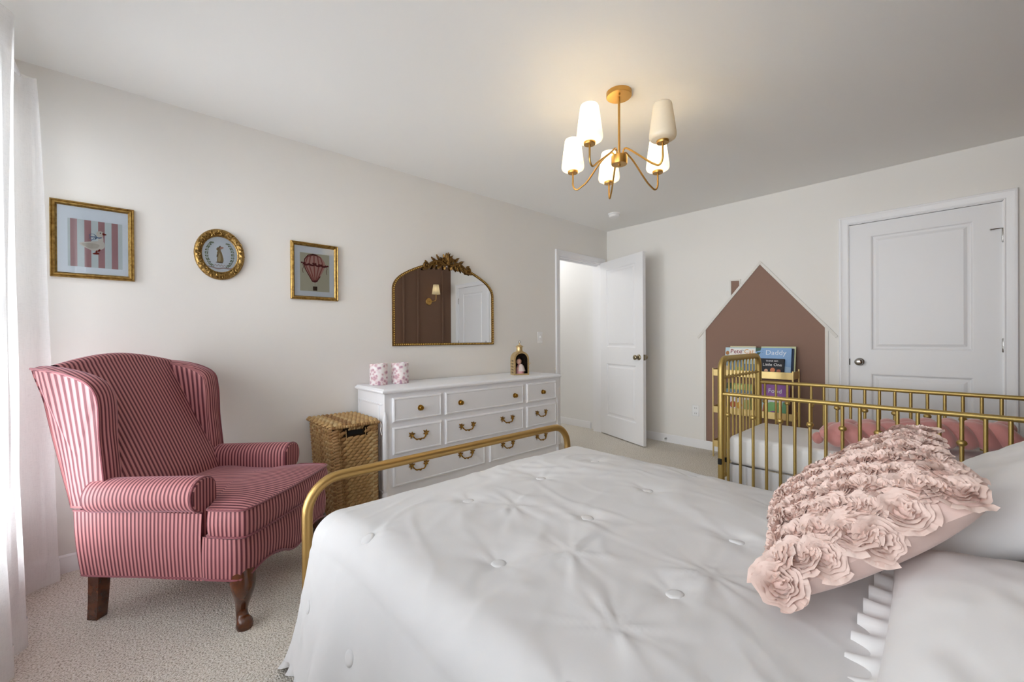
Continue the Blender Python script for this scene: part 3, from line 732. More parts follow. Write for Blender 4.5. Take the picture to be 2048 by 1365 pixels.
def rose_mesh(seed):
    rnd = random.Random(seed); m = MB(); turns = rnd.uniform(4.2, 5.4); n = 170; vs = []; rows = 3
    for i in range(n+1):
        t = i/n; a = turns*2*pi*t; r = .004+.036*t**.85+.0025*sin(a*2.3+seed)+.0015*rnd.uniform(-1, 1)
        h = .017+.006*(1-t)+.004*sin(a*5.1+seed)+.003*rnd.uniform(-1, 1); ln = .006+.012*t+.003*sin(a*7)
        for j in range(rows+1):
            k = j/rows; rr = r+ln*k*k; vs.append((rr*cos(a), rr*sin(a), -.004+h*(k-.35*k*k*t)+.0012*rnd.uniform(-1, 1)*k))
    m.add(vs, [(i*(rows+1)+j, (i+1)*(rows+1)+j, (i+1)*(rows+1)+j+1, i*(rows+1)+j+1) for i in range(n) for j in range(rows)])
    for k in range(5):                                  # loose frayed petals round the rim
        a0 = rnd.uniform(0, 2*pi); R0 = .040+rnd.uniform(-.004, .008); base = len(m.v); vs = []
        for i in range(9):
            a = a0+(i-4)*.16
            for j in range(3): vs.append((( R0+.011*j)*cos(a), (R0+.011*j)*sin(a), -.004+.009*j*(1-.35*j)+.004*sin(i*1.9+k+seed)*(j > 0)))
        m.add(vs, [(i*3+j, (i+1)*3+j, (i+1)*3+j+1, i*3+j+1) for i in range(8) for j in range(2)])
    me = mesh('rose', m, 180, False); me.materials.append(M['rose_chiffon']); return me
ROSES = [rose_mesh(k) for k in range(6)]
off = OFF[pc.name]; rr = random.Random(5)
def cush_frame(u, v):
    e = .01; c = cush(u, v, 1); a = cush(min(.999, u+e), v, 1)-cush(max(.001, u-e), v, 1); b = cush(u, min(.999, v+e), 1)-cush(u, max(.001, v-e), 1)
    n_ = a.cross(b).normalized(); n_ = n_ if n_.dot(pn) > 0 else -n_; return c, n_
for iv in range(8):
    for iu in range(8):
        u = .022+.134*iu+(.045 if iv % 2 else -.01)+rr.uniform(-.02, .02); v = .06+.125*iv+rr.uniform(-.02, .02)
        if not (.005 < u < .97 and .03 < v < .97): continue
        c, n_ = cush_frame(u, v); o = bpy.data.objects.new('rose', ROSES[rr.randrange(6)]); COL.objects.link(o); o.parent = pc
        q = n_.to_track_quat('Z', 'Y'); o.rotation_mode = 'QUATERNION'
        from mathutils import Quaternion
        o.rotation_quaternion = q @ Quaternion((0, 0, 1), rr.uniform(0, 6.28)); sc = rr.uniform(.70, .92); o.scale = (sc, sc, sc*rr.uniform(.75, 1.05)); o.location = c-off

# ================================================================== crib
CF, CB, CE, CN = 3.0, 3.77, 1.146, -.275                 # front, back, far end, near end
crib = thing('crib', 'brushed gold metal crib with ball-knob spindles beside the closet door', 'crib', (3.385, .46, 0), world=True)
G = 'crib_gold'
def endarch(y, z, r=.085, k=7):
    P = [(CF, y, 0), (CF, y, .3), (CF, y, z-r)]+[(CF+r-r*cos(pi/2*i/k), y, z-r+r*sin(pi/2*i/k)) for i in range(1, k+1)]
    P += [(CB-r+r*sin(pi/2*i/k), y, z-r+r*cos(pi/2*i/k)) for i in range(0, k+1)]+[(CB, y, .3), (CB, y, 0)]
    return P
for y in (CE, CN):
    en = obj('end_panel', MB().tube(endarch(y, .985), .021, 16), G, crib)
    obj('crossbar', MB().tube([(CF, y, .855), (CB, y, .855)], .008, 8), G, en)
    obj('crossbar', MB().tube([(CF, y, .17), (CB, y, .17)], .011, 8), G, en)
    for i in range(10):
        x = CF+.075+i*(CB-CF-.15)/9
        obj('spindle', MB().tube([(x, y, .17), (x, y, .945), (x+.006, y, .962), (x+.018, y, .968)], .0068, 8), G, en)
        obj('ring', MB().tube([(x+.017*cos(a), y+.0, .855+.013*sin(a)) for a in [2*pi*k/12 for k in range(12)]], .0045, 6, closed=True), G, en)
def ballmb(c, r): return MB().ball(c, (r, r, r*.86), 16, 10)
for x, z in ((CF, .745), (CB, .772)):
    sd = obj('side_rail', MB().tube([(x, CE, z), (x, CN, z)], .0135, 14), G, crib)
    obj('lower_rail', MB().tube([(x, CE, .085), (x, CN, .085)], .0125, 12), G, crib)
    for i in range(17):
        y = 1.101-i*.0773
        sp = obj('spindle', MB().tube([(x, y, .085), (x, y, z)], .0088, 10), G, sd)
        if i % 2 == 0: obj('ball_knob', ballmb((x, y, .606 if x == CF else .618), .0195), G, sp, smooth=60)
for x in (CF, CB):
    for y in (CE, CN): obj('caster_cap', MB().lathe([(0, 0), (.024, 0), (.024, .02), (.021, .024)], 14, (x, y, 0), cap=False), G, crib)
obj('clamp', MB().box(CF-.033, CF-.016, CE-.012, CE+.012, .262, .302, .003).tube([(CF-.03, CE, .282), (CF+.04, CE-.012, .284)], .006, 8).box(CF+.035, CF+.048, CE-.03, CE-.004, .268, .300, .004), 'black_plastic', crib, label='small black bracket bolted to the crib post')
cm = obj('crib_mattress', MB().box(CF+.045, CB-.04, CN+.03, CE-.03, .262, .455, .032, seg=4), 'sheet_white', loc=(3.385, .46, .262)); props(cm, 'thin mattress in a white fitted sheet inside the crib', 'mattress')
def skirt(u, v):
    L = [(CF+.045, CN+.03), (CF+.045, CE-.035), (CB-.04, CE-.035)]; a = (CE-CN-.065); b = CB-CF-.085; s = u*(a+b)
    wv = (.016*sin(s*52+1.6*sin(s*9))+.006*sin(s*131))*(.35+v); z = lerp(.262, .03, v)
    if s < a: return Vector((CF+.05+wv-.004, CN+.03+s, z))
    return Vector((CF+.045+(s-a), CE-.037+wv*.6, z))
ck = obj('crib_skirt', MB().grid(420, 8, skirt), 'crib_skirt', loc=(3.385, .46, .03), smooth=180); props(ck, 'gathered white skirt hanging under the crib mattress', 'crib skirt')
# braided bumper: three stuffed strands plaited along a curve
bp = catmull([Vector(q) for q in [(3.105, .60, .53), (3.14, .50, .535), (3.22, .38, .54), (3.34, .25, .545), (3.47, .12, .55), (3.57, -.02, .55), (3.61, -.16, .55)]], 40)
bl = arc_s(bp); br = thing('braid_bumper', 'dusty pink velvet braided bumper lying on the crib mattress', 'crib bumper', (3.3, .28, .46), world=True)
for k in range(3):
    P = []; R = []
    for i, q in enumerate(bp):
        tg = (bp[min(len(bp)-1, i+1)]-bp[max(0, i-1)]).normalized(); sd_ = Vector((0, 0, 1)).cross(tg).normalized()
        ph = 2*pi*bl[i]/.33+k*2*pi/3; e = min(1, bl[i]/.10)
        P.append(q+sd_*(.066*sin(ph)*(.35+.65*e))+Vector((0, 0, 1))*(.032*sin(2*ph)*e+.016)); R.append(.05*(.55+.45*min(1, bl[i]/.07)))
    obj('strand', MB().tube(P, R, 18), 'braid_pink', br, smooth=180)
obj('strand_end', MB().ball((3.095, .618, .515), (.032, .030, .036), 14, 10), 'braid_pink', br, smooth=180)

# ================================================================== dresser
dr = thing('dresser', 'long white painted dresser with brass leaf pulls below the mirror', 'dresser', (2.06, 2.755, 0), world=True)
X0, X1, YF, YB, ZT2 = 1.212, 2.905, 2.54, 2.965, .808
W = 'dresser_white'
m = MB().box(X0, X1, YF, YB, .07, .778)
obj('body', m, W, dr, smooth=None)
obj('plinth', MB().box(X0+.01, X1-.01, YF+.015, YB, .0, .085, .006), W, dr)
tp = [(0, .778), (.012, .778), (.020, .782), (.022, .790), (.020, .797), (.012, .801), (.008, .806), (0, .808)]
m = MB(); vs = []
for o, z in tp: vs += [(X0-o, YF-o, z), (X1+o, YF-o, z), (X1+o, YB, z), (X0-o, YB, z)]
vs[-4:] = [(X0-.004, YF-.004, .808), (X1+.004, YF-.004, .808), (X1+.004, YB, .808), (X0-.004, YB, .808)]
m.add(vs, [(i*4+j, i*4+(j+1) % 4, i*4+4+(j+1) % 4, i*4+4+j) for i in range(len(tp)-1) for j in range(4)]+[(0, 1, 2, 3), [len(vs)-4+j for j in range(4)]])
obj('top', m, W, dr, smooth=25)
# framed side panel and the turned front corner posts
m = MB()
for y0, y1, z0, z1 in ((YF+.03, YB-.015, .70, .712), (YF+.03, YB-.015, .13, .142), (YB-.04, YB-.028, .13, .712), (YF+.075, YF+.087, .13, .712)): m.box(X0-.006, X0, y0, y1, z0, z1, .002)
obj('side_moulding', m, W, dr)
for sx, x in ((-1, X0), (1, X1)):
    pst = [(.020, .10), (.020, .13), (.012, .14), (.017, .16), (.017, .60), (.012, .635), (.004, .665), (.0, .68)]
    obj('corner_post', MB().lathe(pst, 14, (x-sx*.004 if sx < 0 else x-.014, YF+(.004 if sx < 0 else .012), 0), cap=False), W, dr, smooth=50)
def drawer(x0, x1, z0, z1):
    m = MB(); rg = [(0, .0), (0, .010), (.006, .016), (.012, .0165), (.016, .013), (.020, .0135)]
    L = [[(x0+i, YF-d, z0+i), (x1-i, YF-d, z0+i), (x1-i, YF-d, z1-i), (x0+i, YF-d, z1-i)] for i, d in rg]
    for a, b in zip(L, L[1:]):
        for k in range(4): m.poly([a[k], a[(k+1) % 4], b[(k+1) % 4], b[k]])
    m.poly(L[-1]); return obj('drawer', m, W, dr, smooth=None)
YK = YF-.0135
XR = Matrix.Rotation(radians(90), 4, 'X').to_3x3()
def mk_knob():
    m = MB().lathe([(0, 0), (.019, 0), (.020, .002), (.012, .004), (.007, .008), (.007, .014), (.013, .018), (.0165, .023), (.014, .028), (.007, .030), (0, .0305)], 16, X=XR, cap=False)
    for k in range(8): a = 2*pi*k/8; m.ball((.015*cos(a), -.003, .015*sin(a)), (.006, .003, .006), 6, 4)
    me = mesh('knob', m, 50); me.materials.append(M['pull_brass']); return me
def mk_pull():
    m = MB()
    for s in (-1, 1):
        cx = .055*s; cz = .012
        for k in range(6):
            a = 2*pi*k/6+.3; L_ = .030 if k % 2 == 0 else .024
            d = Vector((cos(a), 0, sin(a))); n_ = Vector((-sin(a), 0, cos(a)))
            c = Vector((cx, -.003, cz)); m.add([c+d*.004, c+d*L_*.5+n_*.0075+Vector((0, -.002, 0)), c+d*L_+Vector((0, -.001, 0)), c+d*L_*.5-n_*.0075+Vector((0, -.002, 0)), c+d*L_*.5+Vector((0, -.006, 0)), c+d*L_*.4+Vector((0, .003, 0))],
                  [(0, 1, 4), (1, 2, 4), (2, 3, 4), (3, 0, 4), (0, 5, 1), (1, 5, 2), (2, 5, 3), (3, 5, 0)])
        m.ball((cx, -.006, cz), (.008, .008, .008), 8, 6)
    P = catmull([(-.055, -.010, .012), (-.045, -.018, -.004), (-.028, -.022, -.018), (-.010, -.023, -.018), (0, -.024, -.022), (.010, -.023, -.018), (.028, -.022, -.018), (.045, -.018, -.004), (.055, -.010, .012)], 5)
    m.tube(P, [.0038+.0016*abs(sin(i*.45)) for i in range(len(P))], 8).ball((0, -.025, -.021), (.010, .005, .007), 8, 6)
    me = mesh('pull', m, 50); me.materials.append(M['pull_brass']); return me
KM, PM = mk_knob(), mk_pull()
def fit(name, me, x, z, parent):
    o = bpy.data.objects.new(name, me); COL.objects.link(o); o.parent = parent; o.location = Vector((x, YK, z))-OFF[dr.name]; return o
C3 = ((1.264, 1.636), (1.669, 2.446), (2.488, 2.858))
for (x0, x1), ks in zip(C3, ((1.463,), (1.797, 2.344), (2.68,))):
    d = drawer(x0, x1, .588, .748)
    for x in ks: fit('knob', KM, x, .664, d)
for (x0, x1), ks in zip(C3, ((1.450,), (1.858, 2.260), (2.66,))):
    d = drawer(x0, x1, .376, .553)
    for x in ks: fit('pull', PM, x, .476, d)
for (x0, x1), ks in zip(((1.264, 2.030), (2.078, 2.858)), ((1.449, 1.847), (2.263, 2.658))):
    d = drawer(x0, x1, .165, .340)
    for x in ks: fit('pull', PM, x, .270, d)

# ================================================================== wicker hamper
hp = thing('wicker_hamper', 'woven straw laundry hamper with a hinged lid between armchair and dresser', 'hamper', (1.04, 2.755, 0), world=True)
HXa, HXb, HYa, HYb, HZ = .885, 1.172, 2.56, 2.955, .600
def taper(z): return .032*(1-z/HZ)
m = MB(); 
q = [(HXa, HYa), (HXb, HYa), (HXb, HYb), (HXa, HYb)]
def ringp(z, ins=0):
    t = taper(z)+ins; return [(HXa+t*1.3, HYa+ins, z), (HXb-ins, HYa+ins, z), (HXb-ins, HYb-ins, z), (HXa+t*1.3, HYb-ins, z)]
r0, r1 = ringp(.01, .012), ringp(HZ-.012, .012)
m.add(r0+r1, [(0, 1, 2, 3), (4, 5, 6, 7)]+[(i, (i+1) % 4, 4+(i+1) % 4, 4+i) for i in range(4)])
obj('basket_core', m, 'weave_core', hp, smooth=None)
def strand(m, c, d, nrm, L, r, tilt, rnd):
    """one plaited leaf-like strand: c centre, d along the side, nrm outward"""
    upv = nrm.cross(d); d2 = (d*cos(tilt)+upv*sin(tilt)); w2 = nrm.cross(d2); N = 6; vs = []
    for i in range(N+1):
        t = i/N; k = max(.22, sin(pi*t))**.6; o = c+d2*(L*(t-.5))+nrm*(r*.55*sin(pi*t)-.004)
        for j in range(6):
            a = 2*pi*j/6; vs.append(o+w2*(r*k*cos(a)*1.15)+nrm*(r*.8*k*sin(a)))
    m.add(vs, [(i*6+j, i*6+(j+1) % 6, (i+1)*6+(j+1) % 6, (i+1)*6+j) for i in range(N) for j in range(6)]+[list(range(6)), [N*6+j for j in range(6)]])
rw = random.Random(3); rows = 31; rh = (HZ-.03)/rows
HOLE = (.985, 1.075, .545, .582)
for k in range(rows):
    z = .018+rh*(k+.5); R = ringp(z); m = MB()
    for sidx in range(4):
        a, b = Vector(R[sidx]), Vector(R[(sidx+1) % 4]); L = (b-a).length; d = (b-a).normalized(); nn = Vector((d.y, -d.x, 0))
        n = 7 if sidx % 2 == 0 else 9
        if sidx == 2: n = 3
        for i in range(n+1):
            t = (i+(.5 if k % 2 else 0))/n
            if t > 1.01: continue
            t = min(max(t, .55/n), 1-.55/n); c = a.lerp(b, t)
            if sidx == 0 and HOLE[0]-.02 < c.x < HOLE[1]+.02 and HOLE[2]-.006 < z < HOLE[3]+.006: continue
            strand(m, c+nn*.003, d, nn, L/n*1.30, rh*.56, radians(rw.uniform(10, 22)), rw)
    obj('weave_row', m, 'woven_hyacinth', hp, smooth=60)
for sidx, n in ((0, 7), (3, 9)):
    for i in range(1, n):
        lo, hi = ringp(.02), ringp(HZ-.02); a = Vector(lo[sidx]).lerp(Vector(lo[(sidx+1) % 4]), i/n); b = Vector(hi[sidx]).lerp(Vector(hi[(sidx+1) % 4]), i/n)
        if sidx == 0 and HOLE[0] < b.x < HOLE[1]: b = a.lerp(b, .88)
        nn = Vector((0, -1, 0)) if sidx == 0 else Vector((-1, 0, 0)); obj('stake', MB().tube([a+nn*.008, b+nn*.008], .0022, 6), 'woven_hyacinth', hp)
obj('handle_hole_shade', MB().box(HOLE[0], HOLE[1], HYa-.001, HYa+.02, HOLE[2], HOLE[3]), 'hole_shade', hp, smooth=None)  # solid dark block: the shade inside the opening is put into its colour
m = MB()
for i in range(9):
    x = lerp(HOLE[0]+.004, HOLE[1]-.004, i/8); m.tube([(x-.003, HYa-.006, HOLE[3]-.004), (x, HYa-.013, HOLE[3]+.008), (x+.004, HYa-.004, HOLE[3]+.018)], .0055, 6)
obj('handle_wrap', m, 'woven_hyacinth', hp)
lid = obj('lid', MB().box(HXa-.012, HXb+.006, HYa-.016, HYb+.004, HZ-.004, HZ+.008), 'weave_core', hp, smooth=None)
nl = 13; lw = (HYb-HYa+.02)/nl
for k in range(nl):
    y = HYa-.016+lw*(k+.5); m = MB()
    for i in range(11):
        t = (i+(.5 if k % 2 else 0))/10.5
        if t > 1: continue
        x = lerp(HXa-.006, HXb-.002, t); strand(m, Vector((x, y, HZ+.009)), Vector((1, 0, 0)), Vector((0, 0, 1)), .042, lw*.50, radians(rw.uniform(-22, -8)), rw)
    obj('weave_row', m, 'woven_hyacinth', lid, smooth=60)
m = MB(); edge = [Vector(v) for v in ((HXa-.014, HYa-.018, HZ+.003), (HXb+.006, HYa-.018, HZ+.003))]
for i in range(20): c = edge[0].lerp(edge[1], (i+.5)/20); strand(m, c, Vector((1, 0, 0)), Vector((0, -1, 0)), .026, .0085, radians(24), rw)
for i in range(26): strand(m, Vector((HXa-.014, lerp(HYa-.01, HYb, (i+.5)/26), HZ+.003)), Vector((0, 1, 0)), Vector((-1, 0, 0)), .026, .0085, radians(24), rw)
obj('lid_rim', m, 'woven_hyacinth', lid, smooth=60)
obj('liner_tie', MB().tube(catmull([(HXb+.012, HYa-.004, HZ+.004), (HXb+.02, HYa-.012, HZ-.02), (HXb+.014, HYa-.016, HZ-.05), (HXb+.024, HYa-.012, HZ-.085)], 5), .004, 6), 'sheet_white', hp, label='white cloth tie hanging from the lid corner')

# ================================================================== curtains
def curtain(name, label, fn, nu, nv, loc):
    c = thing(name, label, 'curtain', loc, world=True, group='sheer curtains at the window')
    m = MB(); m.grid(nu, nv, fn); obj('panel', m, 'sheer_linen', c, smooth=180)
    hemp = [fn(i/nu, 1) for i in range(nu+1)]; up1 = [fn(i/nu, 1-.045) for i in range(nu+1)]
    m = MB(); vs = []
    for a, b in zip(hemp, up1): vs += [a+Vector((.003, 0, 0)), b+Vector((.003, 0, 0))]
    m.add(vs, [(i*2, i*2+2, i*2+3, i*2+1) for i in range(nu)]); obj('hem', m, 'sheer_linen', c, smooth=180)
    return c
RODZ = 2.315
def far_panel(u, v):
    y = lerp(2.42, 2.80, min(1, u/.72)) if u < .72 else lerp(2.80, 2.865, sin((u-.72)/.28*pi/2))
    x = -.355+.022*sin(u*17+.6)*(.4+.6*v) if u < .72 else lerp(-.355+.022*sin(.72*17+.6)*(.4+.6*v), lerp(-.300, -.245, v**.8), ((u-.72)/.28)**1.3)
    z = RODZ*(1-v)+.008*v; x += .006*nz(u*6, v*3, 1); y += .012*nz(u*3, v*4, 7)-.006*sin(v*9)*(u > .9)*.4
    if u > .72 and v < .12: z -= .0; y -= .03*(1-v/.12)**2*(u-.72)/.28
    return Vector((x, y, z))
def near_panel(u, v):
    e = 2.375-.13*sin(pi*min(1, v*1.05))**1.2+.0*v; y = lerp(1.22, e, u)
    x = -.335+.034*sin(u*40+.5)*(.55+.45*v)+.006*nz(u*9, v*3, 4)+.02*(u**6)
    return Vector((x, y, RODZ*(1-v)+.006*v))
curtain('curtain', 'sheer white curtain panel hanging in the corner beside the goose picture', far_panel, 70, 60, (-.32, 2.64, 0))
curtain('curtain', 'sheer white curtain panel over the window, away from the corner', near_panel, 170, 50, (-.33, 1.9, 0))
def head_panel(u, v): return Vector((-.335+.030*sin(u*48+.5)*(.55+.45*v)+.006*nz(u*9, v*3, 8), lerp(-.36, 1.16, u), RODZ*(1-v)+.006*v))
curtain('curtain', 'sheer white curtain panel over the window beside the bed head', head_panel, 190, 40, (-.33, .4, 0))
rod = thing('curtain_rod', 'white curtain rod above the window', 'curtain rod', (XC, 1.4, RODZ), world=True)
obj('rod', MB().tube([(-.352, -.38, RODZ-.012), (-.352, 2.88, RODZ-.012)], .008, 10), 'trim_white', rod)
for y in (-.37, 1.19, 2.872): obj('bracket', MB().tube([(XC, y, RODZ-.012), (-.352, y, RODZ-.012)], .006, 8).box(XC, XC+.006, y-.015, y+.015, RODZ-.05, RODZ+.02), 'trim_white', rod)

# ================================================================== chandelier
CHX, CHY = 1.933, 1.253
ch = thing('chandelier', 'brass five-arm chandelier with white glass shades hanging from the ceiling', 'chandelier', (CHX, CHY, H), world=True)
co = obj('canopy', MB().lathe([(0, H), (.066, H), (.066, H-.022), (.064, H-.024), (0, H-.024)], 36, (CHX, CHY, 0), cap=False), 'brass', ch)
for dx, dy in ((-.030, -.022), (.030, .022)): obj('screw', MB().lathe([(0, H-.024), (.004, H-.024), (.004, H-.034), (.0, H-.036)], 8, (CHX+dx, CHY+dy, 0), cap=False), 'brass', co)
obj('stem', MB().tube([(CHX, CHY, H-.02), (CHX, CHY, 2.09)], .0062, 12), 'brass', ch)
obj('hub', MB().lathe([(0, 2.102), (.040, 2.102), (.042, 2.100), (.042, 2.060), (.040, 2.056), (.006, 2.056), (.006, 2.046), (.0, 2.044)], 30, (CHX, CHY, 0), cap=False), 'brass', ch)
ARMS = [(187, .312, True), (257, .287, False), (113, .255, True), (46, .266, True), (342, .268, True)]
ZCUP, ZLOW = 2.052, 1.958
for k, (ag, rr_, lit) in enumerate(ARMS):
    d = Vector((cos(radians(ag)), sin(radians(ag)), 0)); c = Vector((CHX, CHY, 0)); P = lambda r, z: c+d*r+Vector((0, 0, z))
    pts = [P(.028, 2.10), P(.030, 2.118), P(.040, 2.126), P(.055, 2.121), P(.10, 2.086), P(rr_-.085, 1.998), P(rr_-.045, 1.968), P(rr_-.024, ZLOW), P(rr_-.008, ZLOW+.008), P(rr_, ZLOW+.03), P(rr_, 2.01), P(rr_, ZCUP)]
    am = obj('arm', MB().tube(catmull(pts, 6), .0048, 10), 'brass', ch, smooth=60)
    obj('cup', MB().lathe([(0, 0), (.027, 0), (.028, .002), (.028, .012), (.020, .013), (0, .013)], 24, P(rr_, ZCUP), cap=False), 'brass', am)
    sh = [(.018, .012), (.050, .016), (.0585, .022), (.062, .032), (.0615, .045), (.053, .11), (.043, .180), (.040, .186), (.032, .189), (.0, .190)]
    obj('shade', MB().lathe(sh, 32, P(rr_, ZCUP), cap=False), 'opal_glass', am, smooth=60, recalc=False)
    m = MB().lathe([(0, 0), (.013, 0), (.013, .04), (0, .04)], 12, P(rr_, ZCUP+.013), cap=False)
    obj('socket', m, 'plastic_white', am)
    if lit:
        l = bpy.data.lights.new('bulb', 'POINT'); l.energy = 1.15; l.color = (1, .85, .62); l.shadow_soft_size = .025
        lo = bpy.data.objects.new('bulb', l); COL.objects.link(lo); lo.location = P(rr_, ZCUP+.135)

# ================================================================== wall-hung pictures (u across = room x, v up = z; y towards the room is negative)
def wp(x, d, z): return Vector((x, YA-d, z))
def pic_frame(x0, x1, z0, z1, wf, parent, mt, prof=None):
    prof = prof or [(0, 0), (0, .016), (.18, .021), (.34, .017), (.5, .020), (.72, .019), (.86, .012), (1, .009), (1, .004)]
    sides = [((x0, z0), (x1, z0), (1, 0), (0, 1)), ((x1, z0), (x1, z1), (0, 1), (-1, 0)), ((x1, z1), (x0, z1), (-1, 0), (0, -1)), ((x0, z1), (x0, z0), (0, -1), (1, 0))]
    for (a, b, al, inn) in sides:
        m = MB(); vs = []
        for end, sg in ((a, 1), (b, -1)):
            for t, d in prof: vs.append(wp(end[0]+inn[0]*t*wf+al[0]*t*wf*sg, d, end[1]+inn[1]*t*wf+al[1]*t*wf*sg))
        n = len(prof); m.add(vs, [(i, (i+1) % n, n+(i+1) % n, n+i) for i in range(n)]+[list(range(n)), list(range(n, 2*n))]); obj('frame_side', m, mt, parent, smooth=30)
def flat(m, pts, d, mi): m.poly([wp(x, d, z) for x, z in pts], mi)
def blob(pts, k=6): return [(v.x, v.y) for v in catmull([Vector((a, b, 0)) for a, b in pts], k, True)]
def ell(cx, cz, rx, rz, n=20, rot=0): return [(cx+rx*cos(a)*cos(rot)-rz*sin(a)*sin(rot), cz+rx*cos(a)*sin(rot)+rz*sin(a)*cos(rot)) for a in [2*pi*i/n for i in range(n)]]
def line(pts, wd):
    P = [Vector((a, b)) for a, b in pts]; L, R = [], []
    for i, q in enumerate(P):
        d = (P[min(len(P)-1, i+1)]-P[max(0, i-1)]).normalized(); n_ = Vector((-d.y, d.x)); L.append(q+n_*wd/2); R.append(q-n_*wd/2)
    return [tuple(v) for v in L+R[::-1]]
for nme, c in (('ink_rose', '#b08484'), ('ink_pale', '#cfd6d3'), ('ink_goose', '#d3c9bb'), ('ink_goose2', '#bfb4a4'), ('ink_red', '#7c2418'), ('ink_dark', '#2b2322'), ('ink_blue', '#6d7f9f'), ('ink_white', '#e6e9ea'), ('ink_cream', '#c9c3ab'), ('ink_balloon', '#c79a8d'), ('ink_balloon2', '#9e5b54'), ('ink_maroon', '#5e2020'), ('ink_basket', '#3f2b1c'),
               ('ink_green', '#5f6b4a'), ('ink_hare', '#a08a63'), ('ink_hare2', '#6f5a41'), ('ink_hareear', '#c79c88'), ('ink_belly', '#c8b48a'), ('ink_ribbon', '#bda6a2'), ('ink_sage', '#8f9a80')): mk_flat(nme, c)
# goose
gx0, gx1, gz0, gz1 = -.277, .024, 1.443, 1.819
g = thing('framed_picture', 'gold framed print of a white goose on pink stripes', 'picture', ((gx0+gx1)/2, YA, gz0), world=True, group='pictures on the back wall')
pic_frame(gx0, gx1, gz0, gz1, .024, g, 'frame_gold')
obj('mat_board', MB().box(gx0+.02, gx1-.02, YA-.006, YA-.001, gz0+.02, gz1-.02), 'paper_white', g, smooth=None)
px0, px1, pz0, pz1 = -.218, -.022, 1.500, 1.735; m = MB(); I = ['ink_pale', 'ink_rose', 'ink_goose', 'ink_goose2', 'ink_red', 'ink_dark', 'ink_blue', 'ink_white']
flat(m, [(px0, pz0), (px1, pz0), (px1, pz1), (px0, pz1)], .0064, 0)
wS = (px1-px0)/8.2
for k in range(4): a = px0+wS*(.36+2.05*k); flat(m, [(a, pz0), (a+wS, pz0), (a+wS, pz1), (a, pz1)], .0067, 1)
def gp(u, v): return (lerp(px0, px1, u), lerp(pz0, pz1, v))     # print coordinates
flat(m, blob([gp(.20, .49), gp(.34, .54), (gp(.50, .57)), gp(.60, .60), gp(.655, .55), gp(.66, .46), gp(.60, .40), gp(.48, .36), gp(.36, .39)]), .0070, 2)
flat(m, blob([gp(.55, .58), gp(.54, .66), gp(.51, .72), gp(.53, .78), gp(.60, .795), gp(.645, .76), gp(.63, .69), gp(.64, .60), gp(.62, .55)]), .0072, 2)
flat(m, blob([gp(.24, .49), gp(.40, .52), gp(.56, .50), gp(.52, .42), gp(.38, .41)]), .0073, 3)
flat(m, blob([gp(.625, .765), gp(.65, .76), gp(.70, .735), gp(.66, .715), gp(.625, .72)]), .0075, 4)
flat(m, ell(*gp(.585, .755), .0025, .0025), .0076, 5)
for c in ((.44, .685, .6), (.445, .63, -.5), (.50, .655, 0)): flat(m, line([(gp(c[0], c[1])[0]+.012*cos(a)*(.9 if c[2] else .3), gp(c[0], c[1])[1]+.008*sin(a)) for a in [2*pi*i/14 for i in range(15)]], .0022), .0076, 6)
flat(m, line([gp(.50, .655), gp(.56, .645), gp(.61, .66)], .006), .0075, 6)
flat(m, line([gp(.47, .63), gp(.43, .59), gp(.42, .57)], .002), .0075, 6)
flat(m, line([gp(.52, .37), gp(.50, .33)], .006), .0075, 4); flat(m, line([gp(.58, .40), gp(.54, .365)], .006), .0075, 4)
flat(m, blob([gp(.44, .30), gp(.52, .335), gp(.56, .315), gp(.55, .29), gp(.47, .285)]), .0076, 4); flat(m, blob([gp(.50, .355), gp(.56, .38), gp(.58, .37), gp(.55, .35)]), .0076, 4)
obj('goose_print', m, I, g, smooth=None, recalc=False)
obj('glass', MB().box(gx0+.022, gx1-.022, YA-.0095, YA-.0085, gz0+.022, gz1-.022), 'picture_glass', g, smooth=None)
# balloon
bx0, bx1, bz0, bz1 = .777, 1.078, 1.400, 1.780
b_ = thing('framed_picture', 'gold framed print of a pink hot air balloon', 'picture', ((bx0+bx1)/2, YA, bz0), world=True, group='pictures on the back wall')
pic_frame(bx0, bx1, bz0, bz1, .024, b_, 'frame_gold')
obj('mat_board', MB().box(bx0+.02, bx1-.02, YA-.006, YA-.001, bz0+.02, bz1-.02), 'paper_white', b_, smooth=None)
px0, px1, pz0, pz1 = .835, 1.022, 1.458, 1.712; m = MB(); I = ['ink_cream', 'ink_balloon', 'ink_balloon2', 'ink_maroon', 'ink_basket', 'ink_white']
flat(m, [(px0, pz0), (px1, pz0), (px1, pz1), (px0, pz1)], .0064, 0)
env = [(.13, .72), (.16, .84), (.27, .945), (.45, .985), (.63, .96), (.78, .86), (.86, .73), (.80, .58), (.68, .41), (.58, .29), (.40, .27), (.29, .42), (.17, .58)]
flat(m, blob([gp(*q) for q in env]), .0067, 1)
for k, (t, b) in enumerate((((.20, .82), (.42, .29)), ((.33, .95), (.46, .28)), ((.47, .97), (.50, .28)), ((.61, .94), (.54, .28)), ((.75, .84), (.57, .29)))):
    flat(m, line([gp(.47, .975), gp(lerp(.47, t[0], .8), lerp(.97, t[1], .45)), gp(t[0]+(-.03 if k < 2 else .03 if k > 2 else 0), .70), gp(lerp(t[0], b[0], .55), .45), gp(*b)], .008), .0069, 2)
flat(m, line([gp(*q) for q in env[8:13]+env[:4]], .006), .0070, 3)
flat(m, line([gp(.40, .27), gp(.5, .255), gp(.58, .285)], .010), .0071, 3)
swg = [gp(lerp(.10, .90, i/40), .72-.03*abs(sin(i/40*pi*4))-.02*i/40) for i in range(41)]; flat(m, line(swg, .012), .0071, 3)
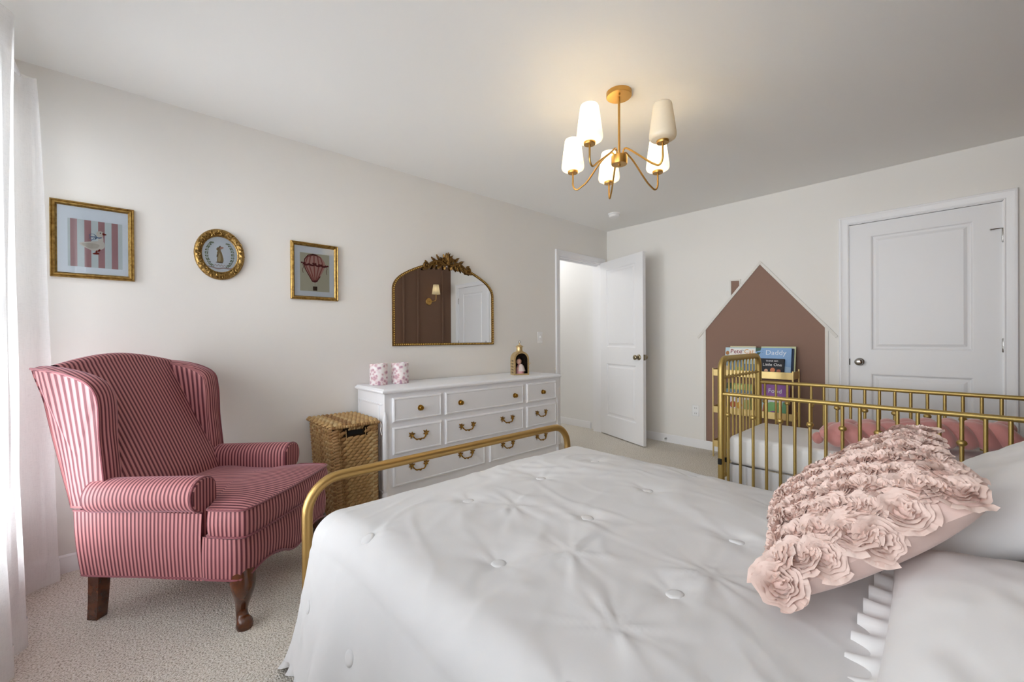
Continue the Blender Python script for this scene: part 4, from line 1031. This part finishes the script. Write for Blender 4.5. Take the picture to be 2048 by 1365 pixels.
for q in ((.10, .735), (.48, .735), (.90, .70), (.68, .715)):
    for s in (-1, 1): flat(m, ell(gp(*q)[0]+s*.007, gp(*q)[1], .007, .0055), .0073, 3)
for s in (.09, .90): flat(m, line([gp(s, .71), gp(s+.02, .62), gp(s-.01, .55), gp(s+.01, .47)], .003), .0072, 3)
for a, b in ((.43, .45), (.56, .55)): flat(m, line([gp(a, .27), gp(b, .13)], .001), .0070, 5)
flat(m, [gp(.43, .02), gp(.57, .02), gp(.575, .13), gp(.425, .13)], .0071, 4)
obj('balloon_print', m, I, b_, smooth=None, recalc=False)
obj('glass', MB().box(bx0+.022, bx1-.022, YA-.0095, YA-.0085, bz0+.022, bz1-.022), 'picture_glass', b_, smooth=None)
# round rabbit picture
rx, rz, RR = .3985, 1.6365, .149
r_ = thing('oval_picture', 'oval carved gold frame with a standing rabbit in a leaf wreath', 'picture', (rx, YA, rz-RR), world=True, group='pictures on the back wall'); r_.scale = (.83, 1, 1)
XF = Matrix.Rotation(radians(90), 4, 'X').to_3x3()
obj('frame_ring', MB().lathe([(RR*.70, .002), (RR*.70, .010), (RR*.73, .013), (RR*.75, .010), (RR*.78, .013), (RR*.88, .021), (RR*.96, .016), (RR, .008), (RR, .001)], 64, wp(rx, 0, rz), X=XF, cap=False), 'ornate_gold', r_)
m = MB(); ro = random.Random(2)
for k in range(26):
    a = 2*pi*k/26
    for s in (0, 1):
        aa = a+s*.11; rad = RR*(.82 if s else .90); P = []
        for i in range(9):
            t = i/8; th = aa*1+2.9*t*(1 if (k+s) % 2 else -1)+ro.uniform(0, 6.28)*0; rr_ = .011*(1-.75*t)
            cx, cz = rx+rad*cos(aa), rz+rad*sin(aa); P.append(wp(cx+rr_*cos(th*1.6+aa), .019+.004*sin(pi*t), cz+rr_*sin(th*1.6+aa)))
        m.tube(P, [.0042*(1-.6*i/8) for i in range(9)], 6)
    m.ball(wp(rx+RR*.86*cos(a+.06), .021, rz+RR*.86*sin(a+.06)), (.0055, .004, .0055), 6, 5)
obj('carved_scrolls', m, 'ornate_gold', r_, kind='stuff')
m = MB()
for k in range(80): a = 2*pi*k/80; m.ball(wp(rx+RR*.735*cos(a), .013, rz+RR*.735*sin(a)), .0028, 6, 4)
obj('beaded_edge', m, 'ornate_gold', r_, kind='stuff')
m = MB(); I = ['paper_white', 'ink_hare', 'ink_hare2', 'ink_hareear', 'ink_belly', 'ink_green', 'ink_sage', 'ink_ribbon', 'ink_dark']
flat(m, ell(rx, rz, RR*.705, RR*.705, 48), .0045, 0)
def rp(u, v): return (rx+u*RR*.7, rz+v*RR*.7)
flat(m, blob([rp(-.15, -.42), rp(-.14, -.10), rp(-.16, .12), rp(-.05, .22), rp(.07, .18), rp(.16, -.08), rp(.20, -.32), rp(.12, -.46)]), .0050, 1)
flat(m, blob([rp(-.10, -.38), rp(-.09, -.1), rp(-.02, .10), rp(.04, -.1), rp(.03, -.36)]), .0052, 4)
flat(m, blob([rp(-.20, .28), rp(-.14, .38), rp(-.03, .40), rp(.05, .30), rp(.02, .19), rp(-.10, .19)]), .0053, 1)
flat(m, blob([rp(-.02, .36), rp(.06, .44), rp(.19, .43), rp(.20, .38), rp(.10, .32), rp(.03, .30)]), .0055, 3); flat(m, blob([rp(-.05, .37), rp(-.02, .47), rp(.03, .49), rp(.05, .42), rp(.01, .36)]), .0054, 2)
flat(m, ell(*rp(-.07, .32), .0016, .0016), .0058, 8); flat(m, blob([rp(-.15, .02), rp(-.19, -.12), rp(-.16, -.17), rp(-.11, -.05)]), .0056, 2); flat(m, blob([rp(-.22, -.43), rp(-.05, -.42), rp(.14, -.43), rp(.12, -.48), rp(-.2, -.47)]), .0056, 2)
for sgn in (-1, 1):
    stem = []
    for i in range(24):
        t = i/23; a = lerp(radians(62), radians(-62), t); u, v = sgn*(.72*cos(a*.92)+.02), .80*sin(a)*.95; stem.append(rp(u, v))
        for s in (-1, 1):
            x, z = rp(u+s*.055*sgn, v+.03*((i*7) % 5-2)*.4); flat(m, ell(x, z, .0055, .0026, 8, a+s*.9+sgn), .0052+.0001*(i % 3), 5 if (i*3+s) % 4 == 0 else 6)
    flat(m, line(stem, .0012), .0050, 6)
flat(m, line([rp(lerp(-.72, .72, i/30), -.72-.06*sin(i/30*pi)+.025*sin(i/30*12)) for i in range(31)], .007), .0053, 7)
flat(m, line([rp(lerp(-.30, .30, i/20), -.62+.05*sin(i*1.1)) for i in range(21)], .003), .0054, 7)
obj('rabbit_print', m, I, r_, smooth=None, recalc=False)
obj('glass', MB().lathe([(0, 0), (RR*.71, 0), (RR*.71, .001), (0, .001)], 48, wp(rx, .0065, rz), X=XF, cap=False), 'picture_glass', r_)

# ================================================================== mirror
mx0, mx1, mz0 = 1.487, 2.494, 1.081
mr = thing('arched_mirror', 'arched wall mirror with a beaded gold frame and carved crest above the dresser', 'mirror', ((mx0+mx1)/2, YA, mz0), world=True)
cxm = (mx0+mx1)/2; hw = (mx1-mx0)/2
def mo(ins):
    P = [(mx0+ins, mz0+ins)]
    side = [(-hw, 1.50), (-hw+.003, 1.545), (-hw+.025, 1.592), (-hw+.075, 1.640), (-hw*.70, 1.684), (-hw*.50, 1.728), (-hw*.28, 1.762), (0, 1.778)]
    L = [(v.x, v.y) for v in catmull([Vector((a, z, 0)) for a, z in side], 5)]
    pts = L+[(-a, z) for a, z in L[::-1][1:]]
    out = []
    for a, z in pts:
        d = Vector((a, z-1.40)); k = 1-ins/d.length; dd = d*k; out.append((cxm+dd.x, 1.40+dd.y))
    return P+out+[(mx1-ins, mz0+ins)]
O0, O1 = mo(0), mo(.020); n = len(O0)
P3 = [wp(x, .012, z) for x, z in mo(.009)]
m = MB(); vs = [wp(x, .0, z) for x, z in O0]+[wp(x, .014, z) for x, z in O0]+[wp(x, .017, z) for x, z in mo(.006)]+[wp(x, .012, z) for x, z in O1]+[wp(x, .004, z) for x, z in O1]
m.add(vs, [(k*n+i, k*n+(i+1) % n, (k+1)*n+(i+1) % n, (k+1)*n+i) for k in range(4) for i in range(n)])
obj('frame', m, 'mirror_gold', mr, smooth=40)
m = MB(); LP = [wp(x, .016, z) for x, z in mo(.011)]; LP.append(LP[0]); sl = arc_s(LP); tot = sl[-1]; nb = int(tot/.0168); j = 0
for k in range(nb):
    s = tot*k/nb
    while sl[j+1] < s: j += 1
    m.ball(LP[j].lerp(LP[j+1], (s-sl[j])/(sl[j+1]-sl[j])), .0058, 8, 6)
obj('beading', m, 'bead_gold', mr, smooth=60, kind='stuff')
obj('mirror_glass', MB().poly([wp(x, .006, z) for x, z in O1]), 'mirror_glass', mr, smooth=None)
def spiral(c, r0, turns, a0, sg, d=.022, n=26, w0=.010):
    P, R = [], []
    for i in range(n+1):
        t = i/n; a = a0+sg*turns*2*pi*t; r = r0*(1-.82*t); P.append(wp(c[0]+r*cos(a), d+.012*t, c[1]+r*sin(a))); R.append(w0*(1-.55*t))
    return P, R
m = MB()
def leaf(base, tip, wd, d0=.02, lift=.014):
    b, t = Vector(base), Vector(tip); L = t-b; nn = Vector((-L.y, L.x)).normalized(); P = []
    for i in range(7):
        k = i/6; c = b+L*k+nn*.12*L.length*sin(pi*k)*.3; P.append((c, wd*sin(pi*min(.98, .12+.86*k))**.8))
    vs = []
    for c, w_ in P: vs += [wp(c.x+nn.x*w_, d0, c.y+nn.y*w_), wp(c.x, d0+lift, c.y), wp(c.x-nn.x*w_, d0, c.y-nn.y*w_)]
    m.add(vs, [(i*3+j, i*3+3+j, i*3+4+j, i*3+1+j) for i in range(6) for j in range(2)])
ctop = (cxm-.003, 1.762)
for k, a in enumerate((-62, -34, -12, 12, 34, 62)): leaf((ctop[0], ctop[1]+.012), (ctop[0]+.088*sin(radians(a)), ctop[1]+.012+.084*cos(radians(a))), .017)
leaf((ctop[0], ctop[1]), (ctop[0], ctop[1]+.10), .016, .024); m.ball(wp(ctop[0], .03, ctop[1]+.01), (.016, .012, .022), 10, 8)
for s in (-1, 1):
    X = lambda dx: ctop[0]+s*dx
    for c, r0, tn, a0, sg in (((X(.045), 1.778), .036, 1.4, pi/2, s), ((X(.100), 1.758), .032, 1.3, -pi/2, -s), ((X(.205), 1.728), .030, 1.3, pi/2, -s)):
        P, R = spiral(c, r0, tn, a0, sg); m.tube(P, R, 8)
    m.tube([wp(X(d), .022+.006*sin(d*30), z) for d, z in ((.03, 1.748), (.075, 1.772), (.12, 1.778), (.165, 1.752), (.195, 1.722), (.225, 1.708))], [.013, .014, .013, .012, .010, .006], 8)
    for bs, tp_ in (((X(.07), 1.785), (X(.115), 1.832)), ((X(.11), 1.775), (X(.165), 1.806)), ((X(.12), 1.752), (X(.155), 1.708)), ((X(.16), 1.745), (X(.20), 1.700)), ((X(.195), 1.722), (X(.245), 1.695)), ((X(.09), 1.742), (X(.10), 1.712)), ((X(.19), 1.745), (X(.222), 1.772)), ((X(.03), 1.745), (X(.035), 1.715))): leaf(bs, tp_, .013)
obj('crest', m, 'mirror_gold', mr, smooth=60)

# ================================================================== fittings on the walls and ceiling
sw = thing('light_switch', 'white dimmer light switch on the wall beside the doorway', 'light switch', (3.125, YA, 1.087), world=True)
obj('plate', MB().box(3.088, 3.162, YA-.006, YA, 1.087, 1.204, .003), 'plastic_white', sw)
obj('rocker', MB().box(3.108, 3.142, YA-.009, YA-.005, 1.113, 1.179, .002), 'plastic_white', sw); obj('knob', MB().lathe([(0, 0), (.011, 0), (.010, .012), (0, .013)], 16, wp(3.125, .008, 1.15), X=XF, cap=False), 'plastic_white', sw)
ou = thing('wall_outlet', 'white power outlet low on the wall beside the painted house', 'outlet', (XB, 1.90, .32), world=True)
obj('plate', MB().box(XB-.006, XB, 1.867, 1.938, .322, .436, .003), 'plastic_white', ou)
for z in (.352, .406): obj('socket', MB().box(XB-.008, XB-.005, 1.885, 1.920, z-.015, z+.015, .003).box(XB-.0083, XB-.0075, 1.892, 1.895, z-.006, z+.006, mi=1).box(XB-.0083, XB-.0075, 1.908, 1.911, z-.006, z+.006, mi=1), ['plastic_white', 'dark_metal'], ou)
ds = thing('door_stop', 'small spring door stop on the baseboard behind the open door', 'door stop', (XB-.013, 2.218, .04), world=True)
obj('spring', MB().tube([(XB-.013-.0012*i, 2.218+.007*cos(i*.9), .042+.007*sin(i*.9)) for i in range(46)], .0016, 5), 'nickel', ds); obj('bumper', MB().lathe([(0, 0), (.009, 0), (.009, .012), (0, .013)], 12, (XB-.066, 2.218, .042), X=Matrix.Rotation(radians(-90), 4, 'Y').to_3x3(), cap=False), 'plastic_white', ds)
sdt = thing('smoke_detector', 'round white smoke detector on the ceiling near the corner', 'smoke detector', (3.755, 2.50, H), world=True)
obj('base', MB().lathe([(0, H), (.062, H), (.062, H-.010), (.056, H-.014), (0, H-.014)], 28, (3.755, 2.50, 0), cap=False), 'plastic_white', sdt); obj('cover', MB().lathe([(.054, H-.014), (.053, H-.03), (.046, H-.038), (0, H-.040)], 28, (3.755, 2.50, 0), cap=False), 'plastic_white', sdt)
# wall sconce beside the bed head (it shows in the mirror)
sc = thing('wall_sconce', 'brass wall sconce with a cream shade on the brown wall, reflected in the mirror', 'wall lamp', (3.90, YD, 1.80), world=True)
YR = Matrix.Rotation(radians(-90), 4, 'X').to_3x3()
obj('back_plate', MB().lathe([(0, 0), (.06, 0), (.06, .008), (.054, .014), (0, .016)], 28, (3.86, YD, 1.80), X=YR, cap=False), 'brass', sc)
obj('arm', MB().tube(catmull([(3.86, YD+.01, 1.80), (3.87, YD+.06, 1.80), (3.91, YD+.09, 1.805), (3.945, YD+.095, 1.825), (3.95, YD+.095, 1.90), (3.95, YD+.095, 1.96)], 5), .006, 10), 'brass', sc)
obj('shade', MB().lathe([(.072, 1.925), (.048, 2.09)], 30, (3.95, YD+.095, 0), cap=False), 'lamp_shade_linen', sc, recalc=False)
l = bpy.data.lights.new('sconce_bulb', 'POINT'); l.energy = .12; l.color = (1, .88, .70); l.shadow_soft_size = .025
lo = bpy.data.objects.new('sconce_bulb', l); COL.objects.link(lo); lo.location = (3.95, YD+.095, 2.0)

# ================================================================== little house painted on the wall, edged with white strips
hs = thing('house_mural', 'brown painted house shape with white wooden trim on the wall', 'wall mural', (XB-.0015, 1.30, .09), world=True)
def hw_(y, d, z): return Vector((XB-d, y, z))
obj('paint_panel', MB().prism([(1.794, .086), (1.794, 1.215), (1.296, 1.812), (.81, 1.215), (.81, .086)], 0, .0015, lambda a, b, t: hw_(a, t+.0015, b)), 'mural_brown', hs, smooth=None)
obj('chimney_panel', MB().prism([(1.549, 1.535), (1.549, 1.681), (1.477, 1.678), (1.477, 1.600)], 0, .0015, lambda a, b, t: hw_(a, t+.0015, b)), 'mural_brown', hs, smooth=None)
def strip(a, b, w_=.022, dp=.010):
    A, B = Vector(a), Vector(b); d = (B-A).normalized(); n_ = Vector((-d.y, d.x))*w_/2
    obj('trim_strip', MB().prism([tuple(A+n_), tuple(B+n_), tuple(B-n_), tuple(A-n_)], 0, dp, lambda p, q, t: hw_(p, t+.0015, q)), 'wall_trim', hs, smooth=None)
mat('wall_trim', '#dedbd5', .6)
strip((1.875, 1.133), (1.290, 1.836)); strip((.730, 1.133), (1.300, 1.829), dp=.0092); strip((1.805, .086), (1.805, 1.21), dp=.0085); strip((.798, .086), (.798, 1.21), dp=.0085)
strip((1.556, 1.54), (1.556, 1.69), .012, .008); strip((1.470, 1.62), (1.470, 1.69), .012, .008); strip((1.562, 1.688), (1.464, 1.686), .012)

# ================================================================== gold book rack and its books
rk = thing('book_rack', 'pale gold metal book rack standing against the painted house', 'book rack', (4.2, 1.315, 0), world=True)
RY0, RY1, RXF, RXB = .990, 1.640, 4.105, 4.29
for y in (RY0, RY1):
    for x in (RXF, RXB): obj('post', MB().box(x-.006, x+.006, y-.006, y+.006, 0, .845 if x == RXF else .855, .002), 'rack_gold', rk)
    for z in (.775, .425, .10): obj('side_plate', MB().box(RXF, RXB, y-.003, y+.003, z, z+.062, .001), 'rack_gold', rk)
for z in (.775, .425, .10):
    obj('ledge', MB().box(RXF-.004, RXF+.002, RY0, RY1, z, z+.058, .001), 'rack_gold', rk); obj('shelf', MB().box(RXF, RXB, RY0, RY1, z-.003, z+.003), 'rack_gold', rk, smooth=None)
def book(label, y0, y1, z0, h, t, x, col, tilt=12, cover=None, texts=()):
    """picture book leaning back on a ledge; its cover faces the room; own axes: X across (left to right as read), Y depth, Z up"""
    w_ = y1-y0; b = thing('book', label, 'book', (x, (y0+y1)/2, z0), -pi/2, group='picture books on the gold rack'); b.rotation_euler = (radians(-tilt), 0, -pi/2)
    nm = 'cover_'+col.strip('#'); 
    if nm not in M: mk_flat(nm, col, .4)
    obj('cover', MB().box(-w_/2, w_/2, 0, .002, 0, h, .0006).box(-w_/2, w_/2, t-.002, t, 0, h, .0006).box(-w_/2-.0005, -w_/2+.0025, 0, t, 0, h), nm, b, smooth=None)
    obj('page_block', MB().box(-w_/2+.003, w_/2-.004, .002, t-.002, .003, h-.004), 'pages', b, smooth=None)
    if cover:
        m = MB(); mats = []
        for k, (c2, poly) in enumerate(cover):
            n2 = 'ink_'+c2.strip('#')
            if n2 not in M: mk_flat(n2, c2, .45)
            if n2 not in mats: mats.append(n2)
            m.poly([((u-.5)*w_, -.0003-.00015*k, v*h) for u, v in poly], mats.index(n2))
        obj('cover_art', m, mats, b, smooth=None, recalc=False)
    for body, u, v, size, c2 in texts:
        n2 = 'ink_'+c2.strip('#')
        if n2 not in M: mk_flat(n2, c2, .5)
        me = text_mesh(body, size); me.materials.append(M[n2]); o = bpy.data.objects.new('lettering', me); COL.objects.link(o); o.parent = b; o.location = ((u-.5)*w_, -.0030, v*h); o.rotation_euler = (pi/2, 0, 0)
    return b
sq = lambda a, b, c, d: [(a, c), (b, c), (b, d), (a, d)]
el = lambda cx, cy, rx_, ry_, n=14: [(cx+rx_*cos(2*pi*i/n), cy+ry_*sin(2*pi*i/n)) for i in range(n)]
Z1, Z2 = .781, .431
book('cream book standing behind the storybook with the white title panel', 1.315, 1.535, Z1, .275, .012, 4.205, '#d8cfae', 9)
book('pale blue storybook with a white title panel and red lettering', 1.300, 1.568, Z1, .262, .012, 4.178, '#b9d5e2', 10,
     cover=[('#f1eee8', sq(.14, .97, .58, .97)), ('#b07a45', el(.075, .80, .06, .075)), ('#6b8fb0', sq(.1, 1, .0, .42))],
     texts=[('Pete', .36, .855, .058, '#8c3140'), ('the', .565, .90, .020, '#6f8fae'), ('Cat', .77, .855, .058, '#d9a560'), ('and his four', .52, .70, .022, '#3b3b4a')])
book('yellow-green book behind the blue book with the large white title', 1.002, 1.27, Z1, .272, .010, 4.215, '#c9cfa6', 8)
book('navy book tucked behind the blue book', 1.012, 1.27, Z1, .255, .012, 4.198, '#1f3152', 9)
book('sky blue picture book titled in large white letters', 1.025, 1.305, Z1, .262, .012, 4.172, '#86abd6', 10,
     cover=[('#3c5a48', [(0, .86), (.14, .9), (.16, 1), (0, 1)]), ('#3c5a48', [(0, .72), (.10, .76), (.16, .84), (.05, .84)]), ('#a9c7e4', [(.0, .55), (1, .35), (1, .0), (0, 0)]), ('#2d3b52', el(.215, .90, .008, .010)), ('#2d3b52', el(.205, .84, .008, .010))],
     texts=[('Daddy', .58, .83, .062, '#e4ecf5')])
book('small black board book with cursive white title and animals', 1.068, 1.262, Z1+.003, .165, .016, 4.138, '#17171f', 12,
     cover=[('#d9a98c', el(.30, .34, .075, .10)), ('#c87a55', el(.56, .38, .10, .13)), ('#a8624c', el(.80, .34, .085, .09)), ('#6d3a4c', sq(.2, .92, .06, .25))],
     texts=[('THINK BIG', .52, .86, .020, '#e6e4ea'), ('Little One', .54, .66, .036, '#f2f0f0')])
book('grey-blue book hidden behind the crib end on the top ledge', 1.40, 1.58, Z1, .150, .012, 4.140, '#7b8f9c', 12, cover=[('#c9b493', sq(.0, .35, .0, .6)), ('#8ea36a', sq(.65, 1, .0, .55))])
book('green meadow picture book on the middle ledge', 1.335, 1.56, Z2, .275, .012, 4.178, '#8fa865', 10, cover=[('#6f8798', sq(.0, 1, .52, .78)), ('#3c5238', sq(.0, .2, .8, 1)), ('#c8d087', sq(.3, .7, .8, .95))])
book('white picture book with orange and red animals on the middle ledge', 1.345, 1.55, Z2, .190, .014, 4.142, '#ddd6dc', 11, cover=[('#a04a24', el(.33, .42, .13, .17)), ('#d89a35', el(.60, .40, .12, .17)), ('#26242a', sq(.30, .38, .78, .95)), ('#26242a', sq(.50, .56, .75, .95)), ('#9aa868', sq(.8, 1, .2, .7)), ('#8f86a0', sq(0, .15, .3, .9))])
book('purple picture book with white title and jungle art on the middle ledge', 1.040, 1.268, Z2, .285, .012, 4.165, '#8a4f9e', 10,
     cover=[('#b9cfd0', sq(0, 1, .0, .50)), ('#79b06a', [(.3, .12), (.7, .12), (.72, .46), (.5, .52), (.3, .42)]), ('#c4693c', [(.1, .0), (.3, .0), (.27, .42), (.14, .36)]), ('#8a5a9a', el(.52, .10, .18, .09)), ('#5f9a70', [(.74, .05), (1, .1), (1, .5), (.8, .48)]), ('#e3e0e6', sq(.28, .78, .46, .56))],
     texts=[('Food', .52, .80, .052, '#eef2f6')])

# ================================================================== things standing on the dresser
fl = [('floral pink and white canister on the dresser, next to the hamper', 1.317, 2.85), ('floral pink and white canister on the dresser, on the mirror side', 1.477, 2.838)]
for lb, x, y in fl:
    cn = thing('floral_canister', lb, 'canister', (x, y, .808), world=True, group='floral canisters on the dresser')
    obj('body', MB().lathe([(0, .809), (.060, .809), (.062, .812), (.062, .955), (.060, .958), (.057, .958), (.057, .825), (0, .825)], 36, (x, y, 0), cap=False), 'floral_print', cn)
    obj('candle_top', MB().lathe([(.0565, .944), (.0, .944)], 30, (x, y, 0), cap=False), 'sheet_white', cn)
ln = thing('lantern', 'small gold arched lantern with pierced sides on the dresser', 'lantern', (2.600, 2.735, .808), radians(-24.6))
LW, LD = .070, .052                                                 # half width, half depth; local y- faces the room
def larch(hw_a, z0, zs, k=14): return [(-hw_a, z0), (-hw_a, zs)]+[(-hw_a*cos(pi*i/k), zs+hw_a*1.0*sin(pi*i/k)) for i in range(1, k)]+[(hw_a, zs), (hw_a, z0)]
out = larch(LW, .0, .142); n = len(out); m = MB()
vs = [(a, y, z) for y in (-LD, LD) for a, z in out]; m.add(vs, [(i, (i+1) % n, n+(i+1) % n, n+i) for i in range(n)]+[list(range(n, 2*n))]); obj('shell', m, 'lantern_gold', ln, smooth=30)
inn = larch(LW-.013, .014, .138); m = MB(); k = len(inn)
for a, b in ((-LD-.001, -LD-.007),):
    oo = larch(LW, .002, .142); vs = [(p_, a, q_) for p_, q_ in oo]+[(p_, b, q_) for p_, q_ in oo]+[(p_, b, q_) for p_, q_ in inn]+[(p_, a, q_) for p_, q_ in inn]
    m.add(vs, [(s*k+i, s*k+(i+1) % k, (s+1) % 4*k+(i+1) % k, (s+1) % 4*k+i) for s in range(4) for i in range(k)])
obj('door_frame', m, 'lantern_gold', ln, smooth=30)
obj('liner', MB().add([(a*.97, -LD*.9 if y < 0 else LD*.96, z*.985+.002) for y in (-LD, LD) for a, z in out], [(i, (i+1) % n, n+(i+1) % n, n+i) for i in range(n)]+[list(range(n, 2*n))]), 'glass_dark', ln, smooth=30)
obj('glass', MB().poly([(a, -LD-.003, z) for a, z in inn]), 'clear_glass', ln, smooth=None)
m = MB()
for s in (-1, 1):
    for r in range(5):
        for c in range(3): m.ball((s*LW, -.028+.028*c, .022+.026*r), (.0022, .006, .009), 6, 5)
obj('pierced_hole_shade', m, 'hole_shade', ln, kind='stuff')  # dark studs on the sides, painting the shade in the piercings
obj('chimney', MB().lathe([(.034, .205), (.036, .212), (.028, .216), (.027, .248), (.036, .252), (.034, .258), (.018, .266), (.006, .272), (.005, .280), (.008, .284), (.0, .288)], 20, cap=False), 'lantern_gold', ln, smooth=40)
obj('ring', MB().tube([(.012*cos(a), 0, .296+.010*sin(a)) for a in [2*pi*i/16 for i in range(16)]], .0018, 6, closed=True), 'nickel', ln)
obj('latch', MB().tube([(LW+.001, -LD-.008, .098), (LW+.008, -LD-.012, .102), (LW+.006, -LD-.010, .112)], .003, 6).ball((LW+.001, -LD-.009, .098), .005, 8, 6), 'lantern_gold', ln)
dl = thing('rag_doll', 'tiny doll in a pink dress standing inside the lantern', 'doll', (2.598, 2.732, .8115), radians(-24.6))
obj('body', MB().lathe([(.0, 0), (.044, .001), (.041, .03), (.030, .066), (.016, .090), (.009, .096), (.0, .097)], 20, (.0, 0, 0), cap=False), 'doll_dress', dl, smooth=60)
obj('head', MB().ball((-.012, -.012, .118), (.025, .023, .026), 16, 12), 'doll_skin', dl, smooth=60)
obj('hair', MB().ball((-.011, -.004, .125), (.027, .025, .026), 16, 12).ball((-.009, .0, .152), (.011, .011, .010), 10, 8), 'doll_hair', dl, smooth=60)
for s in (-1, 1): obj('arm', MB().tube([(s*.012, -.004, .080), (s*.026, -.016, .06), (s*.018, -.028, .044)], [.006, .006, .005], 8), 'doll_skin', dl, smooth=60)
for s in (-1, 1): obj('eye', MB().ball((-.012+s*.008, -.0338, .121), (.0022, .0014, .0026), 6, 5), 'doll_hair', dl)
obj('shawl', MB().lathe([(.014, .094), (.030, .076), (.042, .040), (.044, .030)], 16, (.008, -.002, 0), cap=False), 'doll_shawl', dl, smooth=60)
